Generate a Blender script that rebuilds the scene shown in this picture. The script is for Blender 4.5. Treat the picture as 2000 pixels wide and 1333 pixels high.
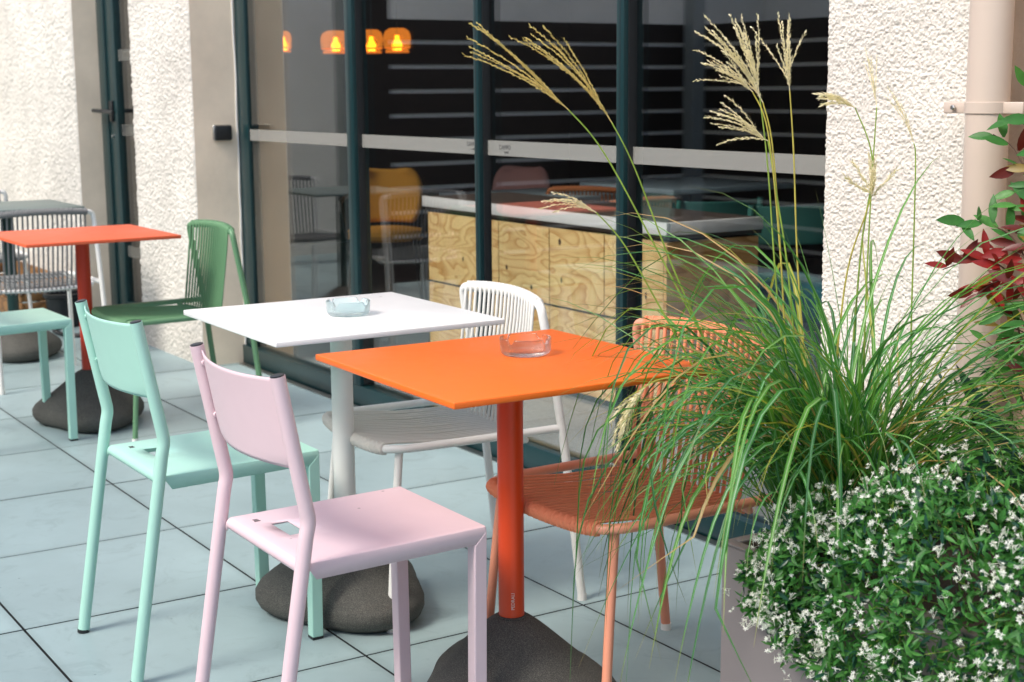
import bpy, bmesh, math, random
import numpy as np
from mathutils import Vector, Matrix

random.seed(7)
np.random.seed(7)
for o in list(bpy.data.objects):
    bpy.data.objects.remove(o)
SC = bpy.context.scene
COL = SC.collection
R = math.radians

# ------------------------------------------------------------------ camera
CAM = Vector((5.287, -0.846, 1.257))
FW = Vector((-0.83100595, 0.53086729, -0.16615967))
RT = Vector((0.5394969, 0.84194764, -0.008201))
UP = Vector((-0.1355441, 0.09645771, 0.98606476))
cd = bpy.data.cameras.new('camera')
cam = bpy.data.objects.new('camera', cd)
COL.objects.link(cam)
cd.sensor_width = 36
cd.lens = 2924.4 / 2000 * 36
cd.clip_start = 0.05
cd.clip_end = 500
cd.dof.use_dof = True
cd.dof.focus_distance = 2.95
cd.dof.aperture_fstop = 7.5
M = Matrix.Identity(4)
for i in range(3):
    M[i][0] = RT[i]; M[i][1] = UP[i]; M[i][2] = -FW[i]; M[i][3] = CAM[i]
cam.matrix_world = M
SC.camera = cam

# ------------------------------------------------------------------ sky, sun, exposure
SUN_EL, SUN_AZ = 48.0, 175.0          # azimuth from +Y, clockwise
w = bpy.data.worlds.new('World')
SC.world = w
w.use_nodes = True
wn = w.node_tree.nodes
sky = wn.new('ShaderNodeTexSky')
sky.sky_type = 'NISHITA'
sky.sun_disc = False
sky.sun_elevation = R(SUN_EL)
sky.sun_rotation = R(SUN_AZ)
sky.air_density = 1.0
sky.dust_density = 3.2
sky.ozone_density = 1.0
wn['Background'].inputs[1].default_value = 0.14
w.node_tree.links.new(sky.outputs[0], wn['Background'].inputs[0])
sd = bpy.data.lights.new('sun', 'SUN')
sd.energy = 1.4
sd.angle = R(18)
sd.color = (1.0, 0.95, 0.87)
sun = bpy.data.objects.new('sun', sd)
COL.objects.link(sun)
to_sun = Vector((math.sin(R(SUN_AZ)) * math.cos(R(SUN_EL)), math.cos(R(SUN_AZ)) * math.cos(R(SUN_EL)), math.sin(R(SUN_EL))))
sun.rotation_euler = to_sun.to_track_quat('Z', 'Y').to_euler()
SC.view_settings.view_transform = 'Standard'
SC.view_settings.look = 'None'
SC.view_settings.gamma = 1
SC.view_settings.use_curve_mapping = False
SC.view_settings.exposure = 0.88
SC.render.engine = 'CYCLES'
SC.cycles.max_bounces = 12
SC.cycles.transparent_max_bounces = 24

# ------------------------------------------------------------------ materials
def lin(h):
    h = h.lstrip('#')
    v = [int(h[i:i + 2], 16) / 255 for i in (0, 2, 4)]
    return tuple((c / 12.92 if c <= .04045 else ((c + .055) / 1.055) ** 2.4) for c in v)

def mat(name, col, rough=.5, metal=0, var=0.0, vscale=6, bump=0, bscale=200, spec=.5, rvar=0, coord='Object'):
    m = bpy.data.materials.new(name)
    m.use_nodes = True
    nt = m.node_tree
    b = nt.nodes['Principled BSDF']
    b.inputs['Base Color'].default_value = (*col, 1)
    b.inputs['Roughness'].default_value = rough
    b.inputs['Metallic'].default_value = metal
    b.inputs['Specular IOR Level'].default_value = spec
    tc = nt.nodes.new('ShaderNodeTexCoord')
    if var or rvar:
        n = nt.nodes.new('ShaderNodeTexNoise')
        n.inputs['Scale'].default_value = vscale
        n.inputs['Detail'].default_value = 6
        n.inputs['Roughness'].default_value = .6
        nt.links.new(tc.outputs[coord], n.inputs['Vector'])
        if var:
            r = nt.nodes.new('ShaderNodeMapRange')
            r.inputs['From Min'].default_value = .3
            r.inputs['From Max'].default_value = .7
            r.inputs['To Min'].default_value = 1 - var
            r.inputs['To Max'].default_value = 1 + var * .6
            nt.links.new(n.outputs['Fac'], r.inputs['Value'])
            mx = nt.nodes.new('ShaderNodeVectorMath')
            mx.operation = 'SCALE'
            mx.inputs[0].default_value = col
            nt.links.new(r.outputs[0], mx.inputs['Scale'])
            nt.links.new(mx.outputs[0], b.inputs['Base Color'])
        if rvar:
            r = nt.nodes.new('ShaderNodeMapRange')
            r.inputs['To Min'].default_value = rough - rvar
            r.inputs['To Max'].default_value = rough + rvar
            nt.links.new(n.outputs['Fac'], r.inputs['Value'])
            nt.links.new(r.outputs[0], b.inputs['Roughness'])
    if bump:
        n = nt.nodes.new('ShaderNodeTexNoise')
        n.inputs['Scale'].default_value = bscale
        n.inputs['Detail'].default_value = 3
        nt.links.new(tc.outputs[coord], n.inputs['Vector'])
        bp = nt.nodes.new('ShaderNodeBump')
        bp.inputs['Strength'].default_value = bump
        bp.inputs['Distance'].default_value = .002
        nt.links.new(n.outputs['Fac'], bp.inputs['Height'])
        nt.links.new(bp.outputs[0], b.inputs['Normal'])
    return m

def flecks(m, scale=14, size=.02, dark=.35):
    """tiny chips and dust specks in a paint or laminate"""
    nt = m.node_tree; b = nt.nodes['Principled BSDF']
    src = b.inputs['Base Color'].links[0].from_socket
    tc = nt.nodes.new('ShaderNodeTexCoord')
    v = nt.nodes.new('ShaderNodeTexVoronoi'); v.inputs['Scale'].default_value = scale
    nt.links.new(tc.outputs['Object'], v.inputs['Vector'])
    cr = nt.nodes.new('ShaderNodeValToRGB')
    cr.color_ramp.elements[0].position = size; cr.color_ramp.elements[0].color = (dark, dark, dark, 1)
    cr.color_ramp.elements[1].position = size * 2; cr.color_ramp.elements[1].color = (1, 1, 1, 1)
    nt.links.new(v.outputs['Distance'], cr.inputs[0])
    n = nt.nodes.new('ShaderNodeTexNoise'); n.inputs['Scale'].default_value = 5; n.inputs['Detail'].default_value = 8; n.inputs['Roughness'].default_value = .7
    nt.links.new(tc.outputs['Object'], n.inputs['Vector'])
    r = nt.nodes.new('ShaderNodeMapRange'); r.inputs['To Min'].default_value = b.inputs['Roughness'].default_value - .14; r.inputs['To Max'].default_value = b.inputs['Roughness'].default_value + .14
    nt.links.new(n.outputs['Fac'], r.inputs['Value']); nt.links.new(r.outputs[0], b.inputs['Roughness'])
    mx = nt.nodes.new('ShaderNodeVectorMath'); mx.operation = 'MULTIPLY'
    nt.links.new(src, mx.inputs[0]); nt.links.new(cr.outputs[0], mx.inputs[1]); nt.links.new(mx.outputs[0], b.inputs['Base Color'])

def leafmat(name, col, trans=.35, rough=.45, var=.35, vscale=25):
    m = mat(name, col, rough, var=var, vscale=vscale, spec=.4)
    nt = m.node_tree
    b = nt.nodes['Principled BSDF']
    t = nt.nodes.new('ShaderNodeBsdfTranslucent')
    t.inputs['Color'].default_value = (min(1, col[0] * 1.9), min(1, col[1] * 1.7), col[2] * .9, 1)
    mx = nt.nodes.new('ShaderNodeMixShader')
    mx.inputs[0].default_value = trans
    nt.links.new(b.outputs[0], mx.inputs[1])
    nt.links.new(t.outputs[0], mx.inputs[2])
    nt.links.new(mx.outputs[0], nt.nodes['Material Output'].inputs[0])
    return m

def blademat(name, edge, rib):
    """grass blade: pale midrib down the middle of the blade (UV x), drier towards the tip (UV y)"""
    m = leafmat(name, edge, trans=.3, rough=.38, var=0)
    nt = m.node_tree
    b = nt.nodes['Principled BSDF']
    uv = nt.nodes.new('ShaderNodeUVMap')
    sx = nt.nodes.new('ShaderNodeSeparateXYZ')
    nt.links.new(uv.outputs[0], sx.inputs[0])
    s = nt.nodes.new('ShaderNodeMath'); s.operation = 'SUBTRACT'; s.inputs[1].default_value = .5
    nt.links.new(sx.outputs[0], s.inputs[0])
    a = nt.nodes.new('ShaderNodeMath'); a.operation = 'ABSOLUTE'
    nt.links.new(s.outputs[0], a.inputs[0])
    cr = nt.nodes.new('ShaderNodeValToRGB')
    cr.color_ramp.elements[0].position = .05; cr.color_ramp.elements[0].color = (*rib, 1)
    cr.color_ramp.elements[1].position = .12; cr.color_ramp.elements[1].color = (*edge, 1)
    nt.links.new(a.outputs[0], cr.inputs[0])
    cr2 = nt.nodes.new('ShaderNodeValToRGB')
    cr2.color_ramp.elements[0].position = .86; cr2.color_ramp.elements[0].color = (0, 0, 0, 1)
    cr2.color_ramp.elements[1].position = 1; cr2.color_ramp.elements[1].color = (1, 1, 1, 1)
    nt.links.new(sx.outputs[1], cr2.inputs[0])
    mx = nt.nodes.new('ShaderNodeMixRGB')
    mx.inputs[2].default_value = (.3, .24, .09, 1)
    nt.links.new(cr2.outputs[0], mx.inputs[0])
    nt.links.new(cr.outputs[0], mx.inputs[1])
    nt.links.new(mx.outputs[0], b.inputs['Base Color'])
    return m

def glassmat(name, tint, ior=1.52, rough=0.0):
    m = bpy.data.materials.new(name)
    m.use_nodes = True
    nt = m.node_tree
    nt.nodes.remove(nt.nodes['Principled BSDF'])
    t = nt.nodes.new('ShaderNodeBsdfTransparent'); t.inputs[0].default_value = (*tint, 1)
    g = nt.nodes.new('ShaderNodeBsdfGlossy'); g.inputs['Roughness'].default_value = rough
    f = nt.nodes.new('ShaderNodeFresnel'); f.inputs[0].default_value = ior
    mx = nt.nodes.new('ShaderNodeMixShader')
    # same reflectance when leaving the pane as when entering it (the pane does not bend rays)
    ge = nt.nodes.new('ShaderNodeNewGeometry')
    mr = nt.nodes.new('ShaderNodeMapRange')
    mr.inputs['To Min'].default_value = ior; mr.inputs['To Max'].default_value = 1 / ior
    nt.links.new(ge.outputs['Backfacing'], mr.inputs['Value'])
    nt.links.new(mr.outputs[0], f.inputs[0])
    nt.links.new(f.outputs[0], mx.inputs[0])
    nt.links.new(t.outputs[0], mx.inputs[1])
    nt.links.new(g.outputs[0], mx.inputs[2])
    nt.links.new(mx.outputs[0], nt.nodes['Material Output'].inputs[0])
    return m

def emitmat(name, col, s):
    m = bpy.data.materials.new(name)
    m.use_nodes = True
    b = m.node_tree.nodes['Principled BSDF']
    b.inputs['Base Color'].default_value = (*col, 1)
    b.inputs['Emission Color'].default_value = (*col, 1)
    b.inputs['Emission Strength'].default_value = s
    return m

def woodmat(name, light, dark, ring=9.0, seed=0.0, dirn='X', rough=.5):
    """rotary-cut pine: distorted contour rings with knots"""
    m = bpy.data.materials.new(name)
    m.use_nodes = True
    nt = m.node_tree
    L = nt.links.new
    b = nt.nodes['Principled BSDF']
    b.inputs['Roughness'].default_value = rough
    tc = nt.nodes.new('ShaderNodeTexCoord')
    mp = nt.nodes.new('ShaderNodeMapping')
    mp.inputs['Location'].default_value = (seed * 3.1, seed, seed * 1.7)
    mp.inputs['Scale'].default_value = (1.6, 1, 4.5) if dirn == 'X' else (4.5, 1, 1.6)
    L(tc.outputs['Object'], mp.inputs[0])
    n = nt.nodes.new('ShaderNodeTexNoise')
    n.inputs['Scale'].default_value = 1.5
    n.inputs['Detail'].default_value = 2.0
    n.inputs['Roughness'].default_value = .45
    n.inputs['Distortion'].default_value = .35
    L(mp.outputs[0], n.inputs['Vector'])
    mul = nt.nodes.new('ShaderNodeMath'); mul.operation = 'MULTIPLY'; mul.inputs[1].default_value = ring
    L(n.outputs['Fac'], mul.inputs[0])
    fr = nt.nodes.new('ShaderNodeMath'); fr.operation = 'FRACT'
    L(mul.outputs[0], fr.inputs[0])
    cr = nt.nodes.new('ShaderNodeValToRGB')
    e = cr.color_ramp.elements
    e[0].position = 0; e[0].color = (*light, 1)
    e[1].position = .45; e[1].color = (*[l * .93 + d * .07 for l, d in zip(light, dark)], 1)
    x = e.new(.82); x.color = (*[l * .35 + d * .65 for l, d in zip(light, dark)], 1)
    x = e.new(.93); x.color = (*dark, 1)
    x = e.new(1.0); x.color = (*light, 1)
    L(fr.outputs[0], cr.inputs[0])
    n2 = nt.nodes.new('ShaderNodeTexNoise')
    n2.inputs['Scale'].default_value = 90
    n2.inputs['Detail'].default_value = 3
    L(mp.outputs[0], n2.inputs['Vector'])
    r = nt.nodes.new('ShaderNodeMapRange'); r.inputs['To Min'].default_value = .8; r.inputs['To Max'].default_value = 1.15
    L(n2.outputs['Fac'], r.inputs['Value'])
    mx = nt.nodes.new('ShaderNodeVectorMath'); mx.operation = 'SCALE'
    L(cr.outputs[0], mx.inputs[0]); L(r.outputs[0], mx.inputs['Scale'])
    L(mx.outputs[0], b.inputs['Base Color'])
    return m

def tilemat():
    m = mat('porcelain_tile', (.31, .415, .43), .42, var=.14, vscale=2.2, coord='Object', spec=.35)
    nt = m.node_tree
    L = nt.links.new
    b = nt.nodes['Principled BSDF']
    src = b.inputs['Base Color'].links[0].from_socket
    oi = nt.nodes.new('ShaderNodeObjectInfo')
    r = nt.nodes.new('ShaderNodeMapRange'); r.inputs['To Min'].default_value = .91; r.inputs['To Max'].default_value = 1.06
    L(oi.outputs['Random'], r.inputs['Value'])
    tc = nt.nodes.new('ShaderNodeTexCoord')
    ad = nt.nodes.new('ShaderNodeVectorMath'); ad.operation = 'ADD'
    cb = nt.nodes.new('ShaderNodeCombineXYZ')
    k = nt.nodes.new('ShaderNodeMath'); k.operation = 'MULTIPLY'; k.inputs[1].default_value = 40
    L(oi.outputs['Random'], k.inputs[0]); L(k.outputs[0], cb.inputs[0]); L(k.outputs[0], cb.inputs[1])
    L(tc.outputs['Object'], ad.inputs[0]); L(cb.outputs[0], ad.inputs[1])
    for nd in nt.nodes:
        if nd.type == 'TEX_NOISE':
            L(ad.outputs[0], nd.inputs['Vector'])
    # cloudy scuffs and fine veins
    n = nt.nodes.new('ShaderNodeTexNoise'); n.inputs['Scale'].default_value = 7; n.inputs['Detail'].default_value = 9; n.inputs['Roughness'].default_value = .75; n.inputs['Distortion'].default_value = 1.2
    L(ad.outputs[0], n.inputs['Vector'])
    cr = nt.nodes.new('ShaderNodeValToRGB')
    cr.color_ramp.elements[0].position = .30; cr.color_ramp.elements[0].color = (.80, .80, .80, 1)
    cr.color_ramp.elements[1].position = .46; cr.color_ramp.elements[1].color = (1, 1, 1, 1)
    L(n.outputs['Fac'], cr.inputs[0])
    # small dirt specks
    v = nt.nodes.new('ShaderNodeTexVoronoi'); v.inputs['Scale'].default_value = 9
    L(ad.outputs[0], v.inputs['Vector'])
    cr3 = nt.nodes.new('ShaderNodeValToRGB')
    cr3.color_ramp.elements[0].position = .012; cr3.color_ramp.elements[0].color = (.45, .45, .45, 1)
    cr3.color_ramp.elements[1].position = .035; cr3.color_ramp.elements[1].color = (1, 1, 1, 1)
    L(v.outputs['Distance'], cr3.inputs[0])
    ab = nt.nodes.new('ShaderNodeVectorMath'); ab.operation = 'ABSOLUTE'
    L(tc.outputs['Object'], ab.inputs[0])
    sp = nt.nodes.new('ShaderNodeSeparateXYZ'); L(ab.outputs[0], sp.inputs[0])
    mxx = nt.nodes.new('ShaderNodeMath'); mxx.operation = 'MAXIMUM'; L(sp.outputs[0], mxx.inputs[0]); L(sp.outputs[1], mxx.inputs[1])
    wob = nt.nodes.new('ShaderNodeMath'); wob.operation = 'MULTIPLY_ADD'; wob.inputs[1].default_value = .045
    L(n.outputs['Fac'], wob.inputs[0]); L(mxx.outputs[0], wob.inputs[2])
    crg = nt.nodes.new('ShaderNodeValToRGB')
    crg.color_ramp.elements[0].position = .300; crg.color_ramp.elements[0].color = (1, 1, 1, 1)
    crg.color_ramp.elements[1].position = .325; crg.color_ramp.elements[1].color = (.80, .80, .79, 1)
    L(wob.outputs[0], crg.inputs[0])
    mg = nt.nodes.new('ShaderNodeVectorMath'); mg.operation = 'MULTIPLY'
    L(src, mg.inputs[0]); L(crg.outputs[0], mg.inputs[1]); src = mg.outputs[0]
    m1 = nt.nodes.new('ShaderNodeVectorMath'); m1.operation = 'MULTIPLY'
    m2 = nt.nodes.new('ShaderNodeVectorMath'); m2.operation = 'SCALE'
    m3 = nt.nodes.new('ShaderNodeVectorMath'); m3.operation = 'MULTIPLY'
    L(src, m1.inputs[0]); L(cr.outputs[0], m1.inputs[1])
    L(m1.outputs[0], m2.inputs[0]); L(r.outputs[0], m2.inputs['Scale'])
    L(m2.outputs[0], m3.inputs[0]); L(cr3.outputs[0], m3.inputs[1])
    L(m3.outputs[0], b.inputs['Base Color'])
    return m

def stuccomat(name, col):
    m = mat(name, col, .9, var=.16, vscale=2.6, bump=.6, bscale=260, spec=.2)
    return m

def stonemat():
    m = mat('lava_stone', (.090, .091, .085), .88, var=.25, vscale=5, bump=.5, bscale=420, spec=.25)
    nt = m.node_tree
    L = nt.links.new
    b = nt.nodes['Principled BSDF']
    src = b.inputs['Base Color'].links[0].from_socket
    tc = nt.nodes.new('ShaderNodeTexCoord')
    n = nt.nodes.new('ShaderNodeTexNoise'); n.inputs['Scale'].default_value = 520; n.inputs['Detail'].default_value = 1
    L(tc.outputs['Object'], n.inputs['Vector'])
    cr = nt.nodes.new('ShaderNodeValToRGB')
    cr.color_ramp.elements[0].position = .42; cr.color_ramp.elements[0].color = (.75, .75, .75, 1)
    cr.color_ramp.elements[1].position = .70; cr.color_ramp.elements[1].color = (1.7, 1.65, 1.55, 1)
    L(n.outputs['Fac'], cr.inputs[0])
    mm = nt.nodes.new('ShaderNodeVectorMath'); mm.operation = 'MULTIPLY'
    L(src, mm.inputs[0]); L(cr.outputs[0], mm.inputs[1]); L(mm.outputs[0], b.inputs['Base Color'])
    return m

MT = {}
MT['tile'] = tilemat()
MT['grout'] = mat('grout', (.012, .016, .018), .9)
MT['ground'] = mat('paving_far', (.34, .40, .41), .8, var=.15, vscale=1)
MT['stucco'] = stuccomat('stucco_white', (.685, .66, .605))
MT['stucco_far'] = mat('stucco_far', (.84, .81, .75), .9, var=.12, vscale=2, bump=1, bscale=45)
MT['reveal'] = mat('smooth_render', (.86, .735, .575), .85, var=.12, vscale=4, bump=.4, bscale=60)
MT['cream'] = mat('added_reveal_cream', (.90, .72, .50), .7, var=.05)
MT['tan'] = mat('tan_render', (.50, .36, .24), .9, var=.15, vscale=5, bump=.8, bscale=90)
MT['teal'] = mat('teal_aluminium', (.006, .030, .034), .30, spec=.5, var=.08, vscale=15)
MT['black'] = mat('black_plastic', (.012, .014, .016), .4)
MT['glass'] = glassmat('window_glass', (.98, .985, .98), 2.15)
MT['metal'] = mat('brushed_metal', (.5, .5, .48), .35, metal=1)
MT['pipe'] = mat('pipe_beige', (.55, .46, .39), .38, var=.06, vscale=3)
MT['mint'] = mat('mint_powder_coat', (.41, .71, .61), .42, bump=.10, bscale=900, var=.03, vscale=9)
MT['pink'] = mat('pink_powder_coat', (.74, .57, .62), .42, bump=.10, bscale=900, var=.03, vscale=9)
MT['orange'] = mat('orange_laminate', (.83, .155, .018), .38, var=.03, vscale=6, spec=.35)
MT['coral'] = mat('coral_laminate', (.78, .135, .055), .5, var=.03, vscale=6, spec=.35)
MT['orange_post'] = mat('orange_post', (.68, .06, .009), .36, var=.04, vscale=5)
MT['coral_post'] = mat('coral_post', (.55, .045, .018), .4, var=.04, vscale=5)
MT['white'] = mat('white_powder_coat', (.80, .80, .77), .42, var=.03, vscale=8)
MT['white_top'] = mat('white_laminate', (.84, .84, .83), .34, var=.02, vscale=8)
MT['greytop'] = mat('grey_green_laminate', (.16, .20, .185), .5, var=.04)
MT['darkgreen'] = mat('dark_green_post', (.008, .035, .032), .4)
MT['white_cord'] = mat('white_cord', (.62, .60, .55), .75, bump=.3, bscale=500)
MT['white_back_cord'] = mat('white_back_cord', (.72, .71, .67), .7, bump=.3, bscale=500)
MT['salmon'] = mat('salmon_powder_coat', (.74, .30, .19), .45, var=.04)
MT['salmon_cord'] = mat('salmon_cord', (.74, .25, .125), .7, bump=.3, bscale=500)
MT['green'] = mat('green_powder_coat', (.125, .265, .14), .45, var=.04)
MT['green_cord'] = mat('green_cord', (.105, .245, .12), .65, bump=.3, bscale=500)
MT['grey_cord'] = mat('grey_cord', (.21, .215, .215), .75, bump=.3, bscale=500)
MT['stone'] = stonemat()
MT['planter'] = mat('planter_metal', (.215, .195, .20), .55, var=.06, vscale=4)
MT['soil'] = mat('soil', (.03, .022, .015), 1, bump=1, bscale=60)
MT['fence'] = mat('dark_brown_board', (.022, .013, .009), .6, var=.3, vscale=6)
MT['gap_light'] = mat('gap_light_white', (.92, .91, .87), .8)  # white stands in for daylight showing through the fence gaps
MT['post_grey'] = mat('grey_post', (.33, .36, .36), .5)
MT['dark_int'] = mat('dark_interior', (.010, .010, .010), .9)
MT['int_floor'] = mat('interior_floor', (.22, .22, .21), .5, var=.15, vscale=5)
MT['mat_floor'] = mat('entrance_mat', (.30, .30, .29), .95, var=.2, vscale=60)
MT['counter_white'] = mat('counter_white', (.80, .82, .82), .35)
MT['brown_top'] = mat('brown_worktop', (.10, .078, .066), .5, var=.2, vscale=4)
MT['amber'] = glassmat('amber_glass', (.95, .38, .05), 1.45, .05)
def amber_shade():
    m = bpy.data.materials.new('glowing_amber_glass'); m.use_nodes = True
    nt = m.node_tree
    t = nt.nodes.new('ShaderNodeBsdfTransparent'); t.inputs[0].default_value = (1, .45, .08, 1)
    e = nt.nodes.new('ShaderNodeEmission'); e.inputs[0].default_value = (1, .33, .035, 1); e.inputs[1].default_value = .75
    mx = nt.nodes.new('ShaderNodeMixShader'); mx.inputs[0].default_value = .45
    nt.links.new(t.outputs[0], mx.inputs[1]); nt.links.new(e.outputs[0], mx.inputs[2])
    nt.links.new(mx.outputs[0], nt.nodes['Material Output'].inputs[0])
    return m
MT['amber_shade'] = amber_shade()
MT['bulb'] = emitmat('warm_bulb', (1.0, .42, .06), 9)
MT['amber_glow'] = emitmat('amber_shade', (.9, .22, .02), .55)
MT['yellow_fabric'] = mat('yellow_fabric', (.72, .36, .045), .9, bump=.4, bscale=300)
MT['pink_fabric'] = mat('pink_fabric', (.62, .33, .29), .9)
MT['terracotta'] = mat('terracotta_cord', (.55, .20, .07), .8)
MT['deepgreen'] = mat('deep_green_coat', (.05, .20, .17), .5)
MT['teal_fabric'] = mat('teal_fabric', (.012, .13, .16), .9)
MT['paleblue'] = mat('pale_blue_top', (.42, .55, .60), .4)
MT['crate'] = woodmat('crate_wood', (.30, .15, .05), (.10, .045, .015), 7)
MT['ink'] = mat('ink_grey', (.10, .10, .10), .7)
MT['white_ink'] = mat('white_ink', (.75, .62, .55), .6)
MT['blade_a'] = blademat('blade_green', (.058, .225, .045), (.32, .50, .34))
MT['blade_b'] = blademat('blade_bright', (.09, .275, .04), (.34, .50, .24))
MT['blade_c'] = blademat('blade_deep', (.028, .14, .034), (.20, .36, .22))
MT['blade_d'] = blademat('blade_yellow', (.33, .36, .06), (.5, .5, .2))
MT['blade_s'] = blademat('blade_straw', (.42, .30, .13), (.5, .40, .22))
MT['stem'] = leafmat('grass_stem', (.22, .34, .05), .15)
MT['stem_gold'] = leafmat('grass_stem_gold', (.42, .38, .07), .15)
MT['plume'] = leafmat('plume_cream', (.78, .70, .52), .3, rough=.8, var=.2, vscale=80)
MT['plume_gold'] = leafmat('plume_gold', (.60, .50, .20), .25, rough=.7, var=.25, vscale=80)
MT['leaf'] = leafmat('leaf_green', (.042, .175, .036), .28, var=.4, vscale=40)
MT['leaf_b'] = leafmat('leaf_mid_green', (.075, .25, .05), .28, var=.4, vscale=40)
MT['leaf_dark'] = leafmat('leaf_dark', (.012, .06, .035), .15, rough=.35, var=.3, vscale=20)
MT['leaf_red'] = leafmat('leaf_red', (.26, .018, .016), .3, rough=.35, var=.4, vscale=30)
MT['leaf_burg'] = leafmat('leaf_burgundy', (.13, .018, .014), .25, rough=.35, var=.4, vscale=30)
MT['leaf_olive'] = leafmat('leaf_olive', (.24, .17, .03), .3, rough=.4, var=.3, vscale=30)
MT['petal'] = leafmat('petal_white', (.80, .82, .78), .3, rough=.6, var=.05)
MT['twig'] = mat('twig', (.09, .05, .03), .8)
for _k in ('pink', 'mint', 'orange', 'white_top', 'coral'):
    flecks(MT[_k], 11 if _k in ('pink', 'mint') else 8, .022, .45)
MT['clear'] = bpy.data.materials.new('clear_glass')
MT['clear'].use_nodes = True
_b = MT['clear'].node_tree.nodes['Principled BSDF']
_b.inputs['Base Color'].default_value = (.93, .97, .97, 1)
_b.inputs['Transmission Weight'].default_value = 1
_b.inputs['Roughness'].default_value = .02
_b.inputs['IOR'].default_value = 1.5
_nt = MT['clear'].node_tree
_t = _nt.nodes.new('ShaderNodeBsdfTransparent'); _t.inputs[0].default_value = (.98, .98, .99, 1)
_m = _nt.nodes.new('ShaderNodeMixShader'); _m.inputs[0].default_value = .22
_nt.links.new(_b.outputs[0], _m.inputs[1]); _nt.links.new(_t.outputs[0], _m.inputs[2])
_nt.links.new(_m.outputs[0], _nt.nodes['Material Output'].inputs[0])
MT['frosted_glass'] = bpy.data.materials.new('frosted_glass')
MT['frosted_glass'].use_nodes = True
_b = MT['frosted_glass'].node_tree.nodes['Principled BSDF']
_b.inputs['Base Color'].default_value = (.84, .97, .98, 1)
_b.inputs['Transmission Weight'].default_value = .8
_b.inputs['Roughness'].default_value = .22
_b.inputs['IOR'].default_value = 1.45
def film():
    m = bpy.data.materials.new('frosted_film')
    m.use_nodes = True
    nt = m.node_tree
    b = nt.nodes['Principled BSDF']
    b.inputs['Base Color'].default_value = (.50, .50, .47, 1)
    b.inputs['Roughness'].default_value = .6
    t = nt.nodes.new('ShaderNodeBsdfTransparent')
    t.inputs[0].default_value = (.9, .9, .88, 1)
    mx = nt.nodes.new('ShaderNodeMixShader'); mx.inputs[0].default_value = .30
    nt.links.new(t.outputs[0], mx.inputs[1]); nt.links.new(b.outputs[0], mx.inputs[2])
    nt.links.new(mx.outputs[0], nt.nodes['Material Output'].inputs[0])
    return m
MT['film'] = film()
MT['film_faint'] = film()
for _n in MT['film_faint'].node_tree.nodes:
    if _n.type == 'MIX_SHADER': _n.inputs[0].default_value = .12

# ------------------------------------------------------------------ mesh helpers
class MB:
    def __init__(s):
        s.v = []; s.f = []; s.uv = None
    def add(s, vs, fs):
        o = len(s.v)
        s.v += [tuple(p) for p in vs]
        s.f += [tuple(i + o for i in f) for f in fs]
        return s
    def box(s, x0, x1, y0, y1, z0, z1):
        return s.add([(x0, y0, z0), (x1, y0, z0), (x1, y1, z0), (x0, y1, z0), (x0, y0, z1), (x1, y0, z1), (x1, y1, z1), (x0, y1, z1)],
                     [(0, 3, 2, 1), (4, 5, 6, 7), (0, 1, 5, 4), (1, 2, 6, 5), (2, 3, 7, 6), (3, 0, 4, 7)])
    def tube(s, pts, r, n=12, cap=True):
        """tube along pts; r a number or list"""
        P = [Vector(p) for p in pts]
        rs = r if isinstance(r, (list, tuple)) else [r] * len(P)
        T = []
        for i in range(len(P)):
            a = P[max(0, i - 1)]; b = P[min(len(P) - 1, i + 1)]
            T.append((b - a).normalized())
        ref = Vector((0, 0, 1)) if abs(T[0].z) < .9 else Vector((1, 0, 0))
        N = T[0].cross(ref).normalized()
        vs = []
        for i, p in enumerate(P):
            N = (N - T[i] * N.dot(T[i])).normalized()
            B = T[i].cross(N)
            for k in range(n):
                a = 2 * math.pi * k / n
                vs.append(p + (N * math.cos(a) + B * math.sin(a)) * rs[i])
        fs = []
        for i in range(len(P) - 1):
            for k in range(n):
                fs.append((i * n + k, i * n + (k + 1) % n, (i + 1) * n + (k + 1) % n, (i + 1) * n + k))
        if cap:
            fs.append(tuple(range(n - 1, -1, -1)))
            fs.append(tuple((len(P) - 1) * n + k for k in range(n)))
        return s.add(vs, fs)
    def lathe(s, prof, n=32, c=(0, 0, 0), fr=None):
        vs = []; fs = []
        for (r, z) in prof:
            for k in range(n):
                a = 2 * math.pi * k / n
                q = fr(a, z) if fr else 1
                vs.append((c[0] + r * q * math.cos(a), c[1] + r * q * math.sin(a), c[2] + z))
        m = len(prof)
        for i in range(m - 1):
            for k in range(n):
                fs.append((i * n + k, i * n + (k + 1) % n, (i + 1) * n + (k + 1) % n, (i + 1) * n + k))
        if prof[0][0] > 1e-5: fs.append(tuple(range(n - 1, -1, -1)))
        if prof[-1][0] > 1e-5: fs.append(tuple((m - 1) * n + k for k in range(n)))
        return s.add(vs, fs)
    def mesh(s, name, m=None, smooth=True):
        me = bpy.data.meshes.new(name)
        me.from_pydata(s.v, [], s.f)
        if smooth:
            me.polygons.foreach_set('use_smooth', [True] * len(me.polygons))
        if m: me.materials.append(MT[m] if isinstance(m, str) else m)
        me.update()
        return me
    def build(s, name, m, parent=None, smooth=True, bevel=0, seg=2, auto=True):
        me = s.mesh(name, m, smooth)
        if smooth and auto:
            me.set_sharp_from_angle(angle=R(40))
        return place(name, me, parent, bevel, seg)

def place(name, me, parent=None, bevel=0, seg=2):
    o = bpy.data.objects.new(name, me)
    COL.objects.link(o)
    if parent: o.parent = parent
    if bevel:
        b = o.modifiers.new('bevel', 'BEVEL')
        b.width = bevel; b.segments = seg; b.limit_method = 'ANGLE'; b.angle_limit = R(40)
        b.harden_normals = False
    return o

def tag(o, label, cat, group=None):
    o['label'] = label; o['category'] = cat
    if group: o['group'] = group
    return o

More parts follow.
